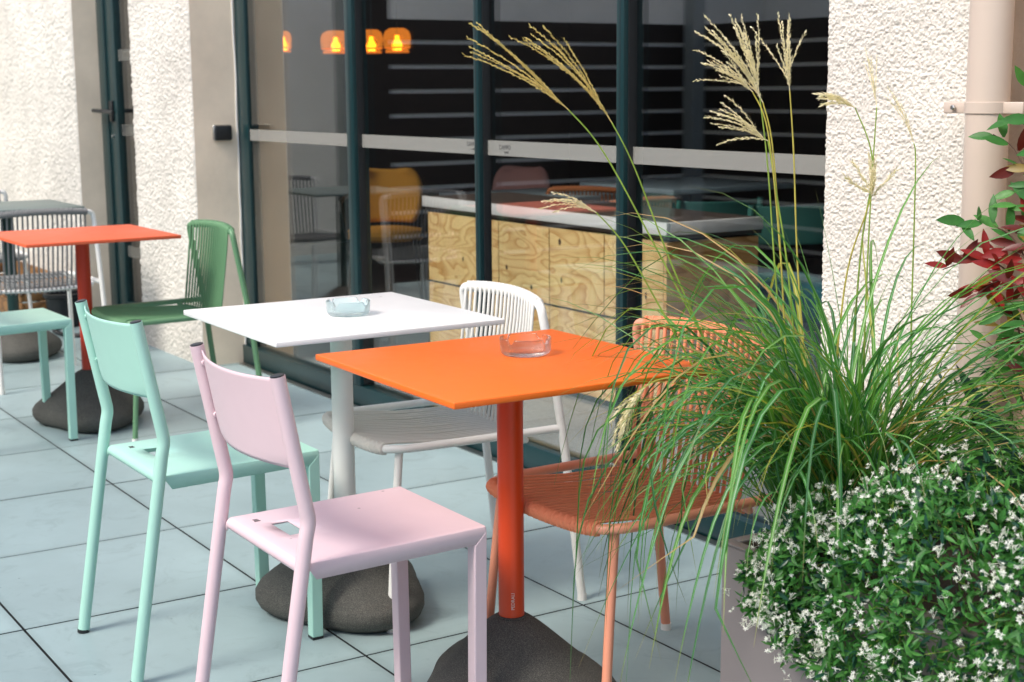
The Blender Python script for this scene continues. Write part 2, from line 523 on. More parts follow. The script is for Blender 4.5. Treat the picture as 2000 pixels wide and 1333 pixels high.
def thing(name, label, cat, loc=(0, 0, 0), rz=0, group=None):
    o = bpy.data.objects.new(name, None)
    o.empty_display_size = .05
    COL.objects.link(o)
    o.location = loc; o.rotation_euler = (0, 0, rz)
    return tag(o, label, cat, group)

def struct(o):
    o['kind'] = 'structure'
    return o

def stuff(o):
    o['kind'] = 'stuff'
    return o

def box(name, m, x0, x1, y0, y1, z0, z1, parent=None, bevel=0, seg=2):
    return MB().box(x0, x1, y0, y1, z0, z1).build(name, m, parent, smooth=bevel > 0, bevel=bevel, seg=seg, auto=False)

def copy_tree(o, parent=None):
    c = o.copy(); COL.objects.link(c)
    if parent: c.parent = parent
    for ch in list(o.children): copy_tree(ch, c)
    return c

def smooth_path(pts, n=8, closed=False):
    """Catmull-Rom through pts"""
    P = [Vector(p) for p in pts]
    out = []
    for i in range(len(P) - 1):
        p0 = P[max(0, i - 1)]; p1 = P[i]; p2 = P[i + 1]; p3 = P[min(len(P) - 1, i + 2)]
        for k in range(n):
            t = k / n
            out.append(.5 * ((2 * p1) + (p2 - p0) * t + (2 * p0 - 5 * p1 + 4 * p2 - p3) * t * t + (3 * p1 - p0 - 3 * p2 + p3) * t ** 3))
    out.append(P[-1])
    return out

def fillet(pts, rad, n=6):
    """polyline with rounded corners"""
    P = [Vector(p) for p in pts]
    rads = rad if isinstance(rad, (list, tuple)) else [rad] * len(P)
    out = [P[0]]
    for i in range(1, len(P) - 1):
        a = (P[i - 1] - P[i]); b = (P[i + 1] - P[i])
        r = min(rads[i], a.length * .49, b.length * .49)
        s = P[i] + a.normalized() * r; e = P[i] + b.normalized() * r
        for k in range(n + 1):
            t = k / n
            out.append(s * (1 - t) ** 2 + P[i] * 2 * t * (1 - t) + e * t * t)
    out.append(P[-1])
    return out

def vnoise(x, y, seed=0):
    xi = np.floor(x).astype(np.int64); yi = np.floor(y).astype(np.int64)
    xf = x - xi; yf = y - yi
    def h(a, b):
        n = (a * 374761393 + b * 668265263 + seed * 974711) & 0xffffffff
        n = ((n ^ (n >> 13)) * 1274126177) & 0xffffffff
        return ((n ^ (n >> 16)) & 0xffff) / 65535.0
    u = xf * xf * (3 - 2 * xf); v = yf * yf * (3 - 2 * yf)
    return (h(xi, yi) * (1 - u) + h(xi + 1, yi) * u) * (1 - v) + (h(xi, yi + 1) * (1 - u) + h(xi + 1, yi + 1) * u) * v

def stucco_face(name, x0, x1, z0, z1, y, parent, m='stucco', cell=.011, step=.0045, amp=.0065, seed=1):
    """rough-cast render facing -Y, as real relief"""
    nx = int((x1 - x0) / step) + 1; nz = int((z1 - z0) / step) + 1
    X, Z = np.meshgrid(np.linspace(x0, x1, nx), np.linspace(z0, z1, nz))
    wx = X + cell * .5 * vnoise(X / .02, Z / .02, seed + 5); wz = Z + cell * .5 * vnoise(X / .02 + 9, Z / .02, seed + 6)
    a = vnoise(wx / cell, wz / cell, seed); b = vnoise(wx / (cell * .45) + 3, wz / (cell * .45), seed + 1); c = vnoise(wx / .03, wz / .03, seed + 2)
    h = (np.clip(a * .65 + b * .45 + c * .15 - .35, 0, 1)) ** .8
    Y = y - h * amp * 1.9
    edge = np.minimum(np.minimum(X - x0, x1 - X), 1) < 1e-6
    Y[edge] = y + .004
    vs = np.stack([X, Y, Z], -1).reshape(-1, 3)
    idx = np.arange(nx * nz).reshape(nz, nx)
    q = np.stack([idx[:-1, :-1], idx[:-1, 1:], idx[1:, 1:], idx[1:, :-1]], -1).reshape(-1, 4)
    me = bpy.data.meshes.new(name)
    me.vertices.add(len(vs)); me.vertices.foreach_set('co', vs.ravel())
    me.loops.add(q.size); me.loops.foreach_set('vertex_index', q.ravel())
    me.polygons.add(len(q)); me.polygons.foreach_set('loop_start', np.arange(0, q.size, 4)); me.polygons.foreach_set('loop_total', np.full(len(q), 4))
    me.polygons.foreach_set('use_smooth', np.ones(len(q), bool))
    me.update(calc_edges=True)
    me.materials.append(MT[m])
    return place(name, me, parent)

def text_obj(name, body, size, m, parent, matrix, extrude=.0003, squeeze=1.0):
    cu = bpy.data.curves.new(name, 'FONT')
    cu.body = body; cu.size = size; cu.extrude = extrude
    cu.align_x = 'CENTER'; cu.align_y = 'CENTER'
    t = bpy.data.objects.new('tmp', cu)
    COL.objects.link(t)
    dg = bpy.context.evaluated_depsgraph_get(); dg.update()
    me = bpy.data.meshes.new_from_object(t.evaluated_get(dg))
    bpy.data.objects.remove(t)
    me.transform(Matrix.Diagonal((squeeze, 1, 1, 1)))
    me.transform(matrix)
    me.materials.clear(); me.materials.append(MT[m])
    return place(name, me, parent)

# ------------------------------------------------------------------ ground and terrace floor
struct(box('ground', 'ground', -60, 60, -60, 60, -.30, -.06))
floor = struct(box('terrace_floor', 'grout', -5.4, 6.6, -4.2, 1.815, -.055, -.017))
TS = .6
tile_me = None
bm = bmesh.new()
bmesh.ops.create_cube(bm, size=1)
g = .0030
bmesh.ops.scale(bm, vec=(TS - 2 * g, TS - 2 * g, .018), verts=bm.verts)
bmesh.ops.translate(bm, vec=(0, 0, -.009), verts=bm.verts)
bmesh.ops.bevel(bm, geom=[e for e in bm.edges if all(v.co.z > -.001 for v in e.verts)], offset=.0008, segments=1, affect='EDGES')
tile_me = bpy.data.meshes.new('tile'); bm.to_mesh(tile_me); bm.free()
tile_me.materials.append(MT['tile'])
tile_me.materials.append(MT['grout'])
for f in tile_me.polygons:
    if abs(f.normal.z) < .5: f.material_index = 1
for i in range(-9, 11):
    for j in range(-7, 3):
        t = place('tile', tile_me, floor)
        t.location = (i * TS + TS / 2, j * TS + TS / 2, random.uniform(-.0004, .0004))
struct(box('interior_floor', 'int_floor', -6, 4.2, 1.88, 8, -.05, .0))

# ------------------------------------------------------------------ facade
WY = 1.62      # stucco plane
GY = 1.815     # glazing plane
def wall_pier(label, x0, x1, seed, z1=2.85, zf=(0, 1.85), step=.0045, cell=.011):
    t = thing('stucco_wall', label, 'wall', (0, 0, 0))
    box('wall_core', 'reveal', x0, x1, WY + .003, GY + .08, -.05, z1, t)
    if zf[0] > 0: stucco_face('render_coat', x0, x1, 0, zf[0] - .0002, WY, t, seed=seed, step=.012, cell=.03, amp=cell * .6)
    stucco_face('render_coat', x0, x1, zf[0], zf[1], WY, t, seed=seed, step=step, cell=cell, amp=cell * .72)
    stucco_face('render_coat', x0, x1, zf[1] + .0002, z1, WY, t, seed=seed, step=.012, cell=.03, amp=cell * .6)
    return t
pB = wall_pier('white rough stucco pier between the side door and the big glazing', -2.03, -1.225, 3, step=.0036, cell=.0088)
pA = wall_pier('white rough stucco wall at the far left behind the grey chairs', -6.0, -2.98, 11, step=.0052, cell=.0105)
pR = wall_pier('sunlit rough white stucco wall at right behind the tall grass', 2.768, 3.245, 23, step=.0018, cell=.0050, zf=(.38, 1.60))
# sealant bead and hairline wear down the smooth reveal
MB().tube(smooth_path([(-1.223, 1.829 + random.uniform(-.003, .003), z * .1) for z in range(0, 26)], 2), .004, 6).build('sealant_bead', 'white', pB)
box('added_inner_reveal', 'cream', -1.5, -1.228, 1.897, 1.985, 0, 2.75, pB)  # added inside, strengthens the mirror image of the outer reveal
box('added_inner_reveal', 'cream', -1.5, -1.262, 1.986, 2.09, 0, 2.75, pB)
tw = thing('tan_wall', 'tan rendered wall at the right edge beyond the downpipe', 'wall')
box('wall_core', 'tan', 3.247, 7, WY + .02, GY + .1, -.05, 2.85, tw)
up = thing('upper_wall', 'white stucco wall band above the glazing', 'wall')
box('wall_core', 'stucco_far', -6.0, 7, WY - .0, GY + .1, 2.853, 3.6, up)
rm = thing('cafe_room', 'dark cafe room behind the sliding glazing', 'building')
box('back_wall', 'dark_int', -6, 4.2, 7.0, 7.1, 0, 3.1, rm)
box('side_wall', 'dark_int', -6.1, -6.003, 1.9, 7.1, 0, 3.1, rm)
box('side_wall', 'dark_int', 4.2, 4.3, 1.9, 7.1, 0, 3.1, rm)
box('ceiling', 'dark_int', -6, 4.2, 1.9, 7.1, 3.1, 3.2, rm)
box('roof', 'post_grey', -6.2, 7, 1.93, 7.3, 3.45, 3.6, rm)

# sliding glazing
sl = thing('sliding_glazing', 'large sliding glass wall in dark teal frames with a frosted band', 'glass door')
fr = 'teal'
box('sill_rail', fr, -1.222, 2.765, GY, GY + .075, 0.001, .085, sl, .002)
box('head_rail', fr, -1.222, 2.765, GY, GY + .075, 2.75, 2.85, sl, .002)
box('jamb', fr, -1.222, -1.11, GY + .020, GY + .073, .085, 2.75, sl, .002)
for (a, b, d) in [(-.067, -.004, .06), (.90, .930, .040), (1.706, 1.742, .07), (2.72, 2.765, .06)]:
    mu = box('mullion', fr, a, b, GY - .004, GY + d, .086, 2.749, sl, .002)
    box('gasket', 'black', b, b + .006, GY + .012, GY + .04, .09, 2.745, mu)
    box('groove', 'black', (a + b) / 2 - .0015, (a + b) / 2 + .0015, GY - .0045, GY - .003, .09, 2.745, mu)
xs = [-1.11, -.067, .90, 1.706, 2.72]
for k in range(4):
    a = xs[k] + (0, .063, .030, .036)[k]; b = xs[k + 1]
    pn = box('pane', 'glass', a, b, GY + .03, GY + .042, .085, 2.75, sl)
    box('frosted_band', 'film', a + .001, b - .001, GY + .0275, GY + .0288, 1.036, 1.086, pn)
def pane_text(x, body, size, z):
    Mx = Matrix.Translation((x, GY + .0268, z)) @ Matrix.Rotation(R(90), 4, 'X')
    text_obj('lettering', body, size, 'ink', sl, Mx)
pane_text(.835, 'CAMPO', .021, 1.070)
pane_text(.845, 'studio', .012, 1.054)
pane_text(1.045, 'CAMPO', .021, 1.064)
pane_text(1.055, 'studio', .012, 1.049)
tr = tag(box('drain_strip', 'metal', -1.2, 3.2, 1.778, 1.808, -.004, .004), 'narrow metal drain strip along the foot of the glazing', 'drain')

# side door
DY = 1.755
dr = thing('glass_side_door', 'narrow glazed side door in dark green frame between two stucco piers', 'door')
box('frame', fr, -2.977, -2.865, DY, DY + .06, 0, 2.5, dr, .002)
box('frame', fr, -2.12, -2.033, DY, DY + .06, 0, 2.5, dr, .002)
box('door_stile', fr, -2.861, -2.72, DY + .008, DY + .055, .02, 2.45, dr, .002)
box('bottom_rail', fr, -2.72, -2.12, DY + .008, DY + .055, .02, .12, dr, .002)
pn = box('pane', 'glass', -2.72, -2.12, DY + .028, DY + .04, .12, 2.45, dr)
for z in (1.055, 1.45, .40):
    box('frosted_band', 'film_faint', -2.715, -2.13, DY + .025, DY + .027, z - .03, z + .03, pn)
h = MB().tube(fillet([(-2.80, DY + .008, 1.155), (-2.80, DY - .05, 1.155), (-2.60, DY - .055, 1.15)], .015), .011, 10).build('handle', 'black', dr)
MB().tube([(-2.80, DY - .012, 1.155), (-2.80, DY - .05, 1.155), (-2.94, DY - .055, 1.158)], .011, 10).build('thumb_turn', 'black', h)
box('backplate', 'black', -2.825, -2.775, DY - .006, DY + .008, 1.10, 1.21, h, .003)
MB().lathe([(.010, 0), (.010, .012), (.004, .014)], 12).build('lock', 'metal', dr).matrix_local = Matrix.Translation((-2.80, DY + .008, 1.02)) @ Matrix.Rotation(R(90), 4, 'X')

box('transom', fr, -2.977, -2.033, DY, DY + .06, 2.501, 2.85, dr)
# intercom on the reveal
ic = thing('intercom', 'small black square intercom reader on the beige reveal', 'intercom', (-1.225, 1.752, 1.07))
box('back_box', 'metal', .001, .014, -.044, .044, -.036, .036, ic, .006)
box('reader_face', 'black', .014, .030, -.042, .042, -.034, .034, ic, .010, 3)

# downpipe
dp = thing('downpipe', 'beige rainwater downpipe clamped at the end of the stucco wall', 'pipe', (3.286, 1.545, 0))
MB().lathe([(.042, .0), (.042, 3.4)], 40).build('pipe', 'pipe', dp)
cl = MB().lathe([(.0425, 1.201), (.0450, 1.202), (.0450, 1.223), (.0425, 1.224)], 40).build('clamp', 'pipe', dp)
box('clamp_flange', 'pipe', -.105, -.041, -.008, .006, 1.201, 1.224, cl, .002)
box('clamp_flange', 'pipe', .041, .09, -.008, .006, 1.201, 1.224, cl, .002)
box('clamp_flange', 'pipe', -.105, -.085, .0, .075, 1.203, 1.222, cl, .002)
bm_ = MB().lathe([(.006, 0), (.006, .004), (.004, .006)], 6).build('bolt', 'metal', cl)
bm_.matrix_local = Matrix.Translation((-.075, -.012, 1.2125)) @ Matrix.Rotation(R(90), 4, 'X')

# ------------------------------------------------------------------ opposite side (seen mirrored in the glazing)
ew = tag(box('end_wall', 'stucco_far', -5.6, -5.3, -6.5, 1.615, -.05, 3.4), 'grey stucco end wall mirrored in the left glass pane', 'wall')
ow = tag(box('garden_wall', 'stucco_far', -5.29, 9, -5.3, -5.0, -.05, 3.0), 'stucco garden wall mirrored along the top of the right panes', 'wall')
cp = tag(box('concrete_column', 'post_grey', -4.86, -4.70, -.62, -.40, -.05, 2.0, None, .01), 'smooth grey column mirrored in the left glass pane', 'column')
def fence(label, along, fixed, a0, a1, n=13):
    t = thing('board_fence', label, 'fence')
    zz = .06
    hh, gp = .1235, .0265
    k = 0
    while zz < 1.62:
        if along == 'Y':
            box('board', 'fence', fixed, fixed + .025, a0, a1, zz, zz + hh, t)
        else:
            box('board', 'fence', a0, a1, fixed, fixed + .025, zz, zz + hh, t)
        zz += hh + gp
    if along == 'Y':
        box('gap_light_board', 'gap_light', fixed - .02, fixed + .012, a0, a1, .055, 1.64, t)  # added sheet, its white imitates daylight between the boards
    else:
        box('gap_light_board', 'gap_light', a0, a1, fixed - .02, fixed + .012, .055, 1.64, t)
    return t
fence('dark board fence with pale gaps mirrored in the middle panes', 'Y', -3.0, -2.24, .16)
fence('dark board fence with thin gaps mirrored beside the right stucco wall', 'X', -2.30, -2.9, 7.0)
tag(box('dark_filler', 'fence', -3.04, -2.93, .165, .36, -.05, 2.3), 'tall dark upright added to keep the mirrored strip dark beside the thick mullion', 'post')  # added so this strip of glass mirrors something dark
tag(box('corner_post', 'post_grey', -2.97, -2.86, -2.26, -2.16, -.05, 2.3), 'pale grey fence corner post mirrored in the right pane', 'post')

# ------------------------------------------------------------------ tables
def make_table(label, loc, rz, top, post, H=.73, S=.573, text=False):
    t = thing('cafe_table', label, 'table', (loc[0], loc[1], 0), rz, 'square pedestal cafe tables')
    tp = box('tabletop', top, -S / 2, S / 2, -S / 2, S / 2, H - .013, H, t, .0025)
    box('mounting_plate', post, -.11, .11, -.11, .11, H - .019, H - .0135, t)
    MB().lathe([(.0262, .199), (.031, .199), (.031, .2095), (.0262, .2105)], 32).build('collar', 'stone', t)
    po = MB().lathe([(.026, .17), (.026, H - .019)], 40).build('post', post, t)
    ph = random.uniform(0, 6.28)
    def fr_(a, z):
        k = max(0, 1 - z / .2)
        return 1 + ((.11) * math.cos(3 * (a - ph)) + .05 * math.cos(2 * a + ph)) * (1.1 - max(0, z - .06) / .145)
    prof = [(0.0, 0), (.150, 0), (.172, .005), (.188, .018), (.196, .036), (.196, .054), (.186, .074), (.166, .094), (.143, .114), (.120, .134), (.098, .154), (.076, .174), (.056, .191), (.040, .203), (.033, .2065), (.0, .2075)]
    pr = []
    for i in range(len(prof) - 1):
        for k in range(3):
            u = k / 3
            pr.append(((prof[i][0] * (1 - u) + prof[i + 1][0] * u) * (1.06 if i < 8 else 1.03), prof[i][1] * (1 - u) + prof[i + 1][1] * u))
    pr.append(prof[-1])
    MB().lathe(pr, 64, fr=fr_).build('stone_base', 'stone', t)
    if text:
        # printed on the post, reading upwards, facing the viewer
        d = Vector((CAM.x - loc[0], CAM.y - loc[1], 0)).normalized()
        ang = math.atan2(d.y, d.x) - rz + .12
        cu_M = Matrix.Rotation(ang, 4, 'Z') @ Matrix.Translation((.0263, 0, .245)) @ Matrix.Rotation(R(90), 4, 'Z') @ Matrix.Rotation(R(90), 4, 'X') @ Matrix.Rotation(R(90), 4, 'Z')
        text_obj('lettering', 'PEDRALI', .0095, 'white_ink', po, cu_M)
    return t
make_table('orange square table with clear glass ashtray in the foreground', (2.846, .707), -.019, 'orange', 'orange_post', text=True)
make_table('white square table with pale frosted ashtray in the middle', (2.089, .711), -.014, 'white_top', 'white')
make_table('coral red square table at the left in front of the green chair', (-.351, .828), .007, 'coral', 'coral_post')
make_table('grey green square table at the far left between the grey chairs', (-2.0, .97), 0, 'greytop', 'darkgreen')

def ashtray(label, loc, m, rz):
    mb = MB()
    n = 96
    nk = [k * 2 * math.pi / 4 for k in range(4)]
    def rim(a, z):
        d = min(abs((a - q + math.pi) % (2 * math.pi) - math.pi) for q in nk)
        return max(0, 1 - (d / .16) ** 2) ** .5 if d < .16 else 0
    prof = [(0.0, 0), (.044, 0), (.0485, .003), (.051, .008), (.0525, .030), (.0525, .0325), (.0515, .034), (.0465, .034), (.0455, .0325), (.0440, .012), (.040, .0085), (0.0, .0085)]
    vs = []; fs = []
    for (r, z) in prof:
        for k in range(n):
            a = 2 * math.pi * k / n
            zz = z - (.010 * rim(a, z) if z > .025 else 0)
            vs.append((r * math.cos(a), r * math.sin(a), zz))
    for i in range(len(prof) - 1):
        for k in range(n):
            fs.append((i * n + k, i * n + (k + 1) % n, (i + 1) * n + (k + 1) % n, (i + 1) * n + k))
    mb.add(vs, fs)
    me = mb.mesh('ashtray', m)
    bm = bmesh.new(); bm.from_mesh(me); bmesh.ops.remove_doubles(bm, verts=bm.verts, dist=1e-5); bmesh.ops.recalc_face_normals(bm, faces=bm.faces); bm.to_mesh(me); bm.free()
    me.set_sharp_from_angle(angle=R(50))
    o = place('ashtray', me)
    o.location = loc; o.rotation_euler = (0, 0, rz)
    tag(o, label, 'ashtray', 'round glass ashtrays')
ashtray('clear glass ashtray on the orange table', (2.80, .775, .7304), 'clear', .35)
ashtray('pale blue frosted glass ashtray on the white table', (2.105, .725, .7304), 'frosted_glass', .5)

# ------------------------------------------------------------------ metal chairs (sheet seat, tube back)
def make_metal_chair(name, label, m, loc, rz, group, logo=True):
    t = thing(name, label, 'chair', (loc[0], loc[1], 0), rz, group)
    wt, wf, dep = .190, .173, .378
    zr, zf = .445, .452
    # seat: folded sheet with a slot near the rear
    def half(y): return .176 + (wf - .176) * max(0, y) / dep
    cols = []
    hx0, hx1 = -.088, .004
    us = [-1, -.985, -.96] + list(np.linspace(-.94, hx0 / .176, 6)) + [-.25, hx1 / .176] + list(np.linspace(.2, .94, 7)) + [.96, .985, 1]
    us = sorted(set(round(u, 4) for u in us))
    hy0, hy1 = .056, .090
    rows = []   # (y, dz, lip)
    for k in range(7):                       # rolled rear edge
        a = math.pi * (1 - k / 6) - math.pi / 2
        a = math.pi * 1.25 - k / 6 * math.pi * .75
        rows.append((.0125 + .0125 * math.cos(a), -.0125 + .0125 * math.sin(a), 0))
    for y in [.03, hy0, hy1, .13, .18, .23, .28, .33, dep - .012, dep - .006, dep - .001]:
        rows.append((y, 0, 0))
    vs = []; fs = []
    # columns incl. skirts
    def section(y, dz, full):
        z0 = zr + (zf - zr) * max(0, y) / dep + dz
        hw = half(y)
        out = []
        sk = .028 if full else 0
        out.append((-hw, y, z0 - .004 - sk)); out.append((-hw, y, z0 - .004)); out.append((-hw + .0012, y, z0 - .0012))
        for u in us:
            out.append((u * (hw - .004), y, z0))
        out.append((hw - .0012, y, z0 - .0012)); out.append((hw, y, z0 - .004)); out.append((hw, y, z0 - .004 - sk))
        return out
    nc = len(us) + 6
    for i, (y, dz, _) in enumerate(rows):
        vs += section(y, dz, i > 6)
    # front fold
    y = dep
    vs += [(p[0], dep, p[2] - .002) for p in section(dep, 0, True)]
    vs += [(p[0], dep + .0005, min(p[2], zf - .030)) for p in section(dep, 0, True)]
    nr = len(rows) + 2
    for i in range(nr - 1):
        for j in range(nc - 1):
            if i < len(rows) - 1:
                ya, yb = rows[i][0], rows[i + 1][0]
                if abs(ya - hy0) < 1e-6 and abs(yb - hy1) < 1e-6:
                    if 3 <= j < nc - 4:
                        u0, u1 = us[j - 3], us[j - 2]
                        if u0 >= hx0 / .176 - 1e-3 and u1 <= hx1 / .176 + 1e-3:
                            continue
            fs.append((i * nc + j, i * nc + j + 1, (i + 1) * nc + j + 1, (i + 1) * nc + j))
    mb = MB(); mb.add(vs, fs)
    so = mb.build('seat', m, t)
    sm = so.modifiers.new('sheet', 'SOLIDIFY'); sm.thickness = .0025; sm.offset = -1
    if logo:
        MB().tube([(-.115, .035, zr + .0012), (-.115, .047, zr + .0012)], .0011, 5).build('stamped_mark', 'ink', so)
        for dx in (-.006, -.012):
            MB().tube([(-.115 + dx, .036, zr + .0012), (-.115 + dx, .046, zr + .0012)], .0009, 5).build('stamped_mark', 'ink', so)
    # rear legs with bent upper tube
    for sgn in (-1, 1):
        x = sgn * wt
        path = fillet([(x, -.074, .006), (x, .006, .50), (x, .012, .525), (x, -.037, .785)], [0, .1, .06, 0], 8)
        lg = MB().tube(path, .0135, 20).build('leg', m, t)
        MB().tube([(x, -.0752, .0), (x, -.0742, .008)], .0138, 20).build('foot_cap', 'black', lg)
        cpm = MB().lathe([(.0122, 0), (.0122, .0018), (.0105, .0022)], 20).build('tube_plug', 'black', lg)
        cpm.matrix_local = Matrix.Translation((x, -.0371, .7852)) @ Matrix.Rotation(R(10.7), 4, 'X')
    # front legs: square tube, mitred into the seat sides
    for sgn in (-1, 1):
        x1 = sgn * (wf + .0008); x0 = sgn * (wf - .027)
        a, b = min(x0, x1), max(x0, x1)
        q = .003
        mb = MB()
        xf = sgn * -.008
        vsq = []
        for (z, s) in ((.006, 1), (zf - .008, 0)):
            vsq += [(a + xf * s, dep - .026, z), (b + xf * s, dep - .026, z), (b + xf * s, dep + .0015, z), (a + xf * s, dep + .0015, z)]
        vsq[4] = (a, dep - .026, zf - .034); vsq[5] = (b, dep - .026, zf - .034)
        mb.add(vsq, [(0, 3, 2, 1), (4, 5, 6, 7), (0, 1, 5, 4), (1, 2, 6, 5), (2, 3, 7, 6), (3, 0, 4, 7)])
        lg = mb.build('leg', m, t, bevel=.0025)
        box('foot_cap', 'black', a + xf + .0005, b + xf - .0005, dep - .0255, dep + .001, 0, .006, lg)
    # back panel
    n = 18
    vs = []; fs = []
    rowsz = [.615, .622, .64, .68, .72, .755, .772, .778]
    for iz, z in enumerate(rowsz):
        yl = .012 + (-.037 - .012) * (z - .525) / .26
        inset = {0: .016, 1: .004}.get(iz, 0)
        for k in range(n + 1):
            u = -1 + 2 * k / n
            x = u * (wt - .016 - inset)
            vs.append((x, yl - .030 * (1 - u * u) + .003, z - (.004 * (1 - u * u) if iz > 5 else 0)))
    for i in range(len(rowsz) - 1):
        for k in range(n):
            a = i * (n + 1) + k
            fs.append((a, a + 1, a + n + 2, a + n + 1))
    bp = MB().add(vs, fs).build('backrest', m, t)
    sm = bp.modifiers.new('sheet', 'SOLIDIFY'); sm.thickness = .0035; sm.offset = 0
    for sgn in (-1, 1):
        for z in (.650, .752):
            yl = .012 + (-.037 - .012) * (z - .525) / .26
            MB().tube([(sgn * (wt - .008), yl + .002, z), (sgn * (wt - .020), yl + .002, z)], .006, 10).build('bracket', m, bp)
    return t
G1 = 'pastel metal chairs with bent tube backs'
make_metal_chair('metal_chair', 'pink metal chair in the foreground beside the orange table', 'pink', (2.808, .188), -.010, G1)
make_metal_chair('metal_chair', 'mint green metal chair beside the white table', 'mint', (2.085, .188), .0, G1)
make_metal_chair('metal_chair', 'mint green metal chair cut off at the left edge', 'mint', (-.235, .31), .02, G1)

# ------------------------------------------------------------------ woven cord chairs
def ribbed(path, r, pitch, depth, n=12):
    """sleeve of wound cord around a rail"""
    P = [Vector(p) for p in path]
    L = [0]
    for i in range(1, len(P)): L.append(L[-1] + (P[i] - P[i - 1]).length)
    tot = L[-1]; m = int(tot / pitch) * 4
    pts = []; rs = []
    j = 0
    for k in range(m + 1):
        s = tot * k / m
        while j < len(L) - 2 and L[j + 1] < s: j += 1
        u = (s - L[j]) / max(1e-9, L[j + 1] - L[j])
        pts.append(P[j].lerp(P[j + 1], u))
        rs.append(r + depth * abs(math.sin(math.pi * k / 4)))
    return MB().tube(pts, rs, n)

def make_cord_chair(name, label, frame, cord, back_cord, loc, rz, group, n=20):
    """local: front rail at y=0, facing -y"""
    t = thing(name, label, 'chair', (loc[0], loc[1], 0), rz, group)
    W = .225
    zs = .437
    tr_ = .0102
    def front(u):                       # u in -1..1 : bowed front rail
        return Vector((u * W * .985, -.010 * (1 - u * u) + .030 * abs(u) ** 10, zs - .010 * (1 - u * u)))
    side = [(-W, .45, zs + .004), (-W, .30, zs + .002), (-W, .10, zs)]
    fpts = [front(-1 + 2 * k / 24) for k in range(25)]
    path = smooth_path(side + [tuple(fpts[0] + Vector((-.0, .012, 0)))], 6)[:-1] + fpts[1:-1] + smooth_path([tuple(fpts[-1] + Vector((.0, .012, 0)))] + [(-x, y, z) for (x, y, z) in side[::-1]], 6)
    MB().tube(path, tr_, 12).build('seat_frame', frame, t)
    # back frame = rear legs
    def top(u): return Vector((u * (W - .005), .402 + .030 * (1 - u * u), .742 + .012 * (1 - u * u)))
    leg = lambda s: [(s * (W + .012), .505, .006), (s * (W + .004), .455, .44), (s * (W), .408, .70)]
    bpath = fillet(leg(-1) + [tuple(top(-1))] + [tuple(top(-1 + 2 * k / 12)) for k in range(1, 12)] + [tuple(top(1))] + leg(1)[::-1], [0, .1, .05, .035] + [.02] * 11 + [.035, .05, .1, 0], 5)
    bf = MB().tube(bpath, tr_ + .0008, 12).build('back_frame', frame, t)
    # rear seat rail
    def rear(u): return Vector((u * (W - .012), .362 + .022 * (1 - u * u), zs - .018 - .006 * (1 - u * u)))
    rp = [(-W, .34, zs + .001), (-W + .006, .352, zs - .010)] + [tuple(rear(-1 + 2 * k / 12)) for k in range(0, 13)] + [(W - .006, .352, zs - .010), (W, .34, zs + .001)]
    MB().tube(rp, .008, 10).build('rear_rail', frame, t)
    for s in (-1, 1):
        lg = MB().tube([(s * (W - .022), .036, zs - .006), (s * (W - .014), .018, .25), (s * (W - .004), -.002, .006)], .0098, 12).build('leg', frame, t)
        MB().tube([(s * (W - .004), -.002, 0), (s * (W - .004), -.002, .016)], .0112, 12).build('foot_cap', 'white', lg)
        MB().tube([(s * (W + .012), .505, 0), (s * (W + .012), .505, .016)], .0122, 12).build('foot_cap', 'white', bf)
    # wound cord on front rail and top rail
    ribbed([front(-.87 + 1.74 * k / 30) for k in range(31)], tr_ + .0005, .0105, .0048).build('rail_winding', cord, t)
    ribbed([top(-.88 + 1.76 * k / 30) for k in range(31)], tr_ + .0012, .0088, .0038).build('rail_winding', back_cord, t)
    # seat cords and back cords
    nb = n - 1
    for k in range(n):
        u = -.86 + 1.72 * k / (n - 1)
        f = front(u); r_ = rear(u)
        p = [(f.x, f.y + .004, f.z - .012), (f.x, f.y - .010, f.z - .009), (f.x, f.y - .012, f.z + .004), (f.x, f.y - .002, f.z + .0130), (f.x, f.y + .03, f.z + .0115),
             ((f.x + r_.x) / 2, (f.y + r_.y) / 2, (f.z + r_.z) / 2 + .006 + random.uniform(-.002, .0005)),
             (r_.x, r_.y - .02, r_.z + .0105), (r_.x, r_.y + .002, r_.z + .011), (r_.x, r_.y + .012, r_.z)]
        MB().tube(p, .0034, 8).build('seat_cord', cord, t)
    for k in range(nb):
        u = -.86 + 1.72 * k / (nb - 1)
        r_ = rear(u); tp = top(u)
        p = [(r_.x, r_.y + .006, r_.z - .011), (r_.x, r_.y - .012, r_.z - .004), (r_.x, r_.y - .008, r_.z + .02),
             (tp.x, tp.y - .018, tp.z - .06), (tp.x, tp.y - .0125, tp.z), (tp.x, tp.y - .006, tp.z + .0125), (tp.x, tp.y + .008, tp.z + .009)]
        MB().tube(p, .0042, 8).build('back_cord', back_cord, t)
    return t
G2 = 'woven cord terrace chairs'
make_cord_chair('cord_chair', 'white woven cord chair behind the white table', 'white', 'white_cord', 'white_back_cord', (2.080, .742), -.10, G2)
make_cord_chair('cord_chair', 'salmon woven cord chair behind the grass at the orange table', 'salmon', 'salmon_cord', 'salmon_cord', (2.878, .757), -.01, G2)
make_cord_chair('cord_chair', 'green woven cord chair by the stucco pier at the red table', 'green', 'green_cord', 'green_cord', (-.14, .855), .0, G2)
gc = make_cord_chair('cord_chair', 'grey woven cord chair seen from behind beyond the red table', 'white', 'grey_cord', 'grey_cord', (-1.61, .915), R(-90), G2)
g2 = copy_tree(gc)
g2.location = (-2.42, .95, 0); g2.rotation_euler = (0, 0, R(90))
g2['label'] = 'grey woven cord chair at the far end of the grey green table'

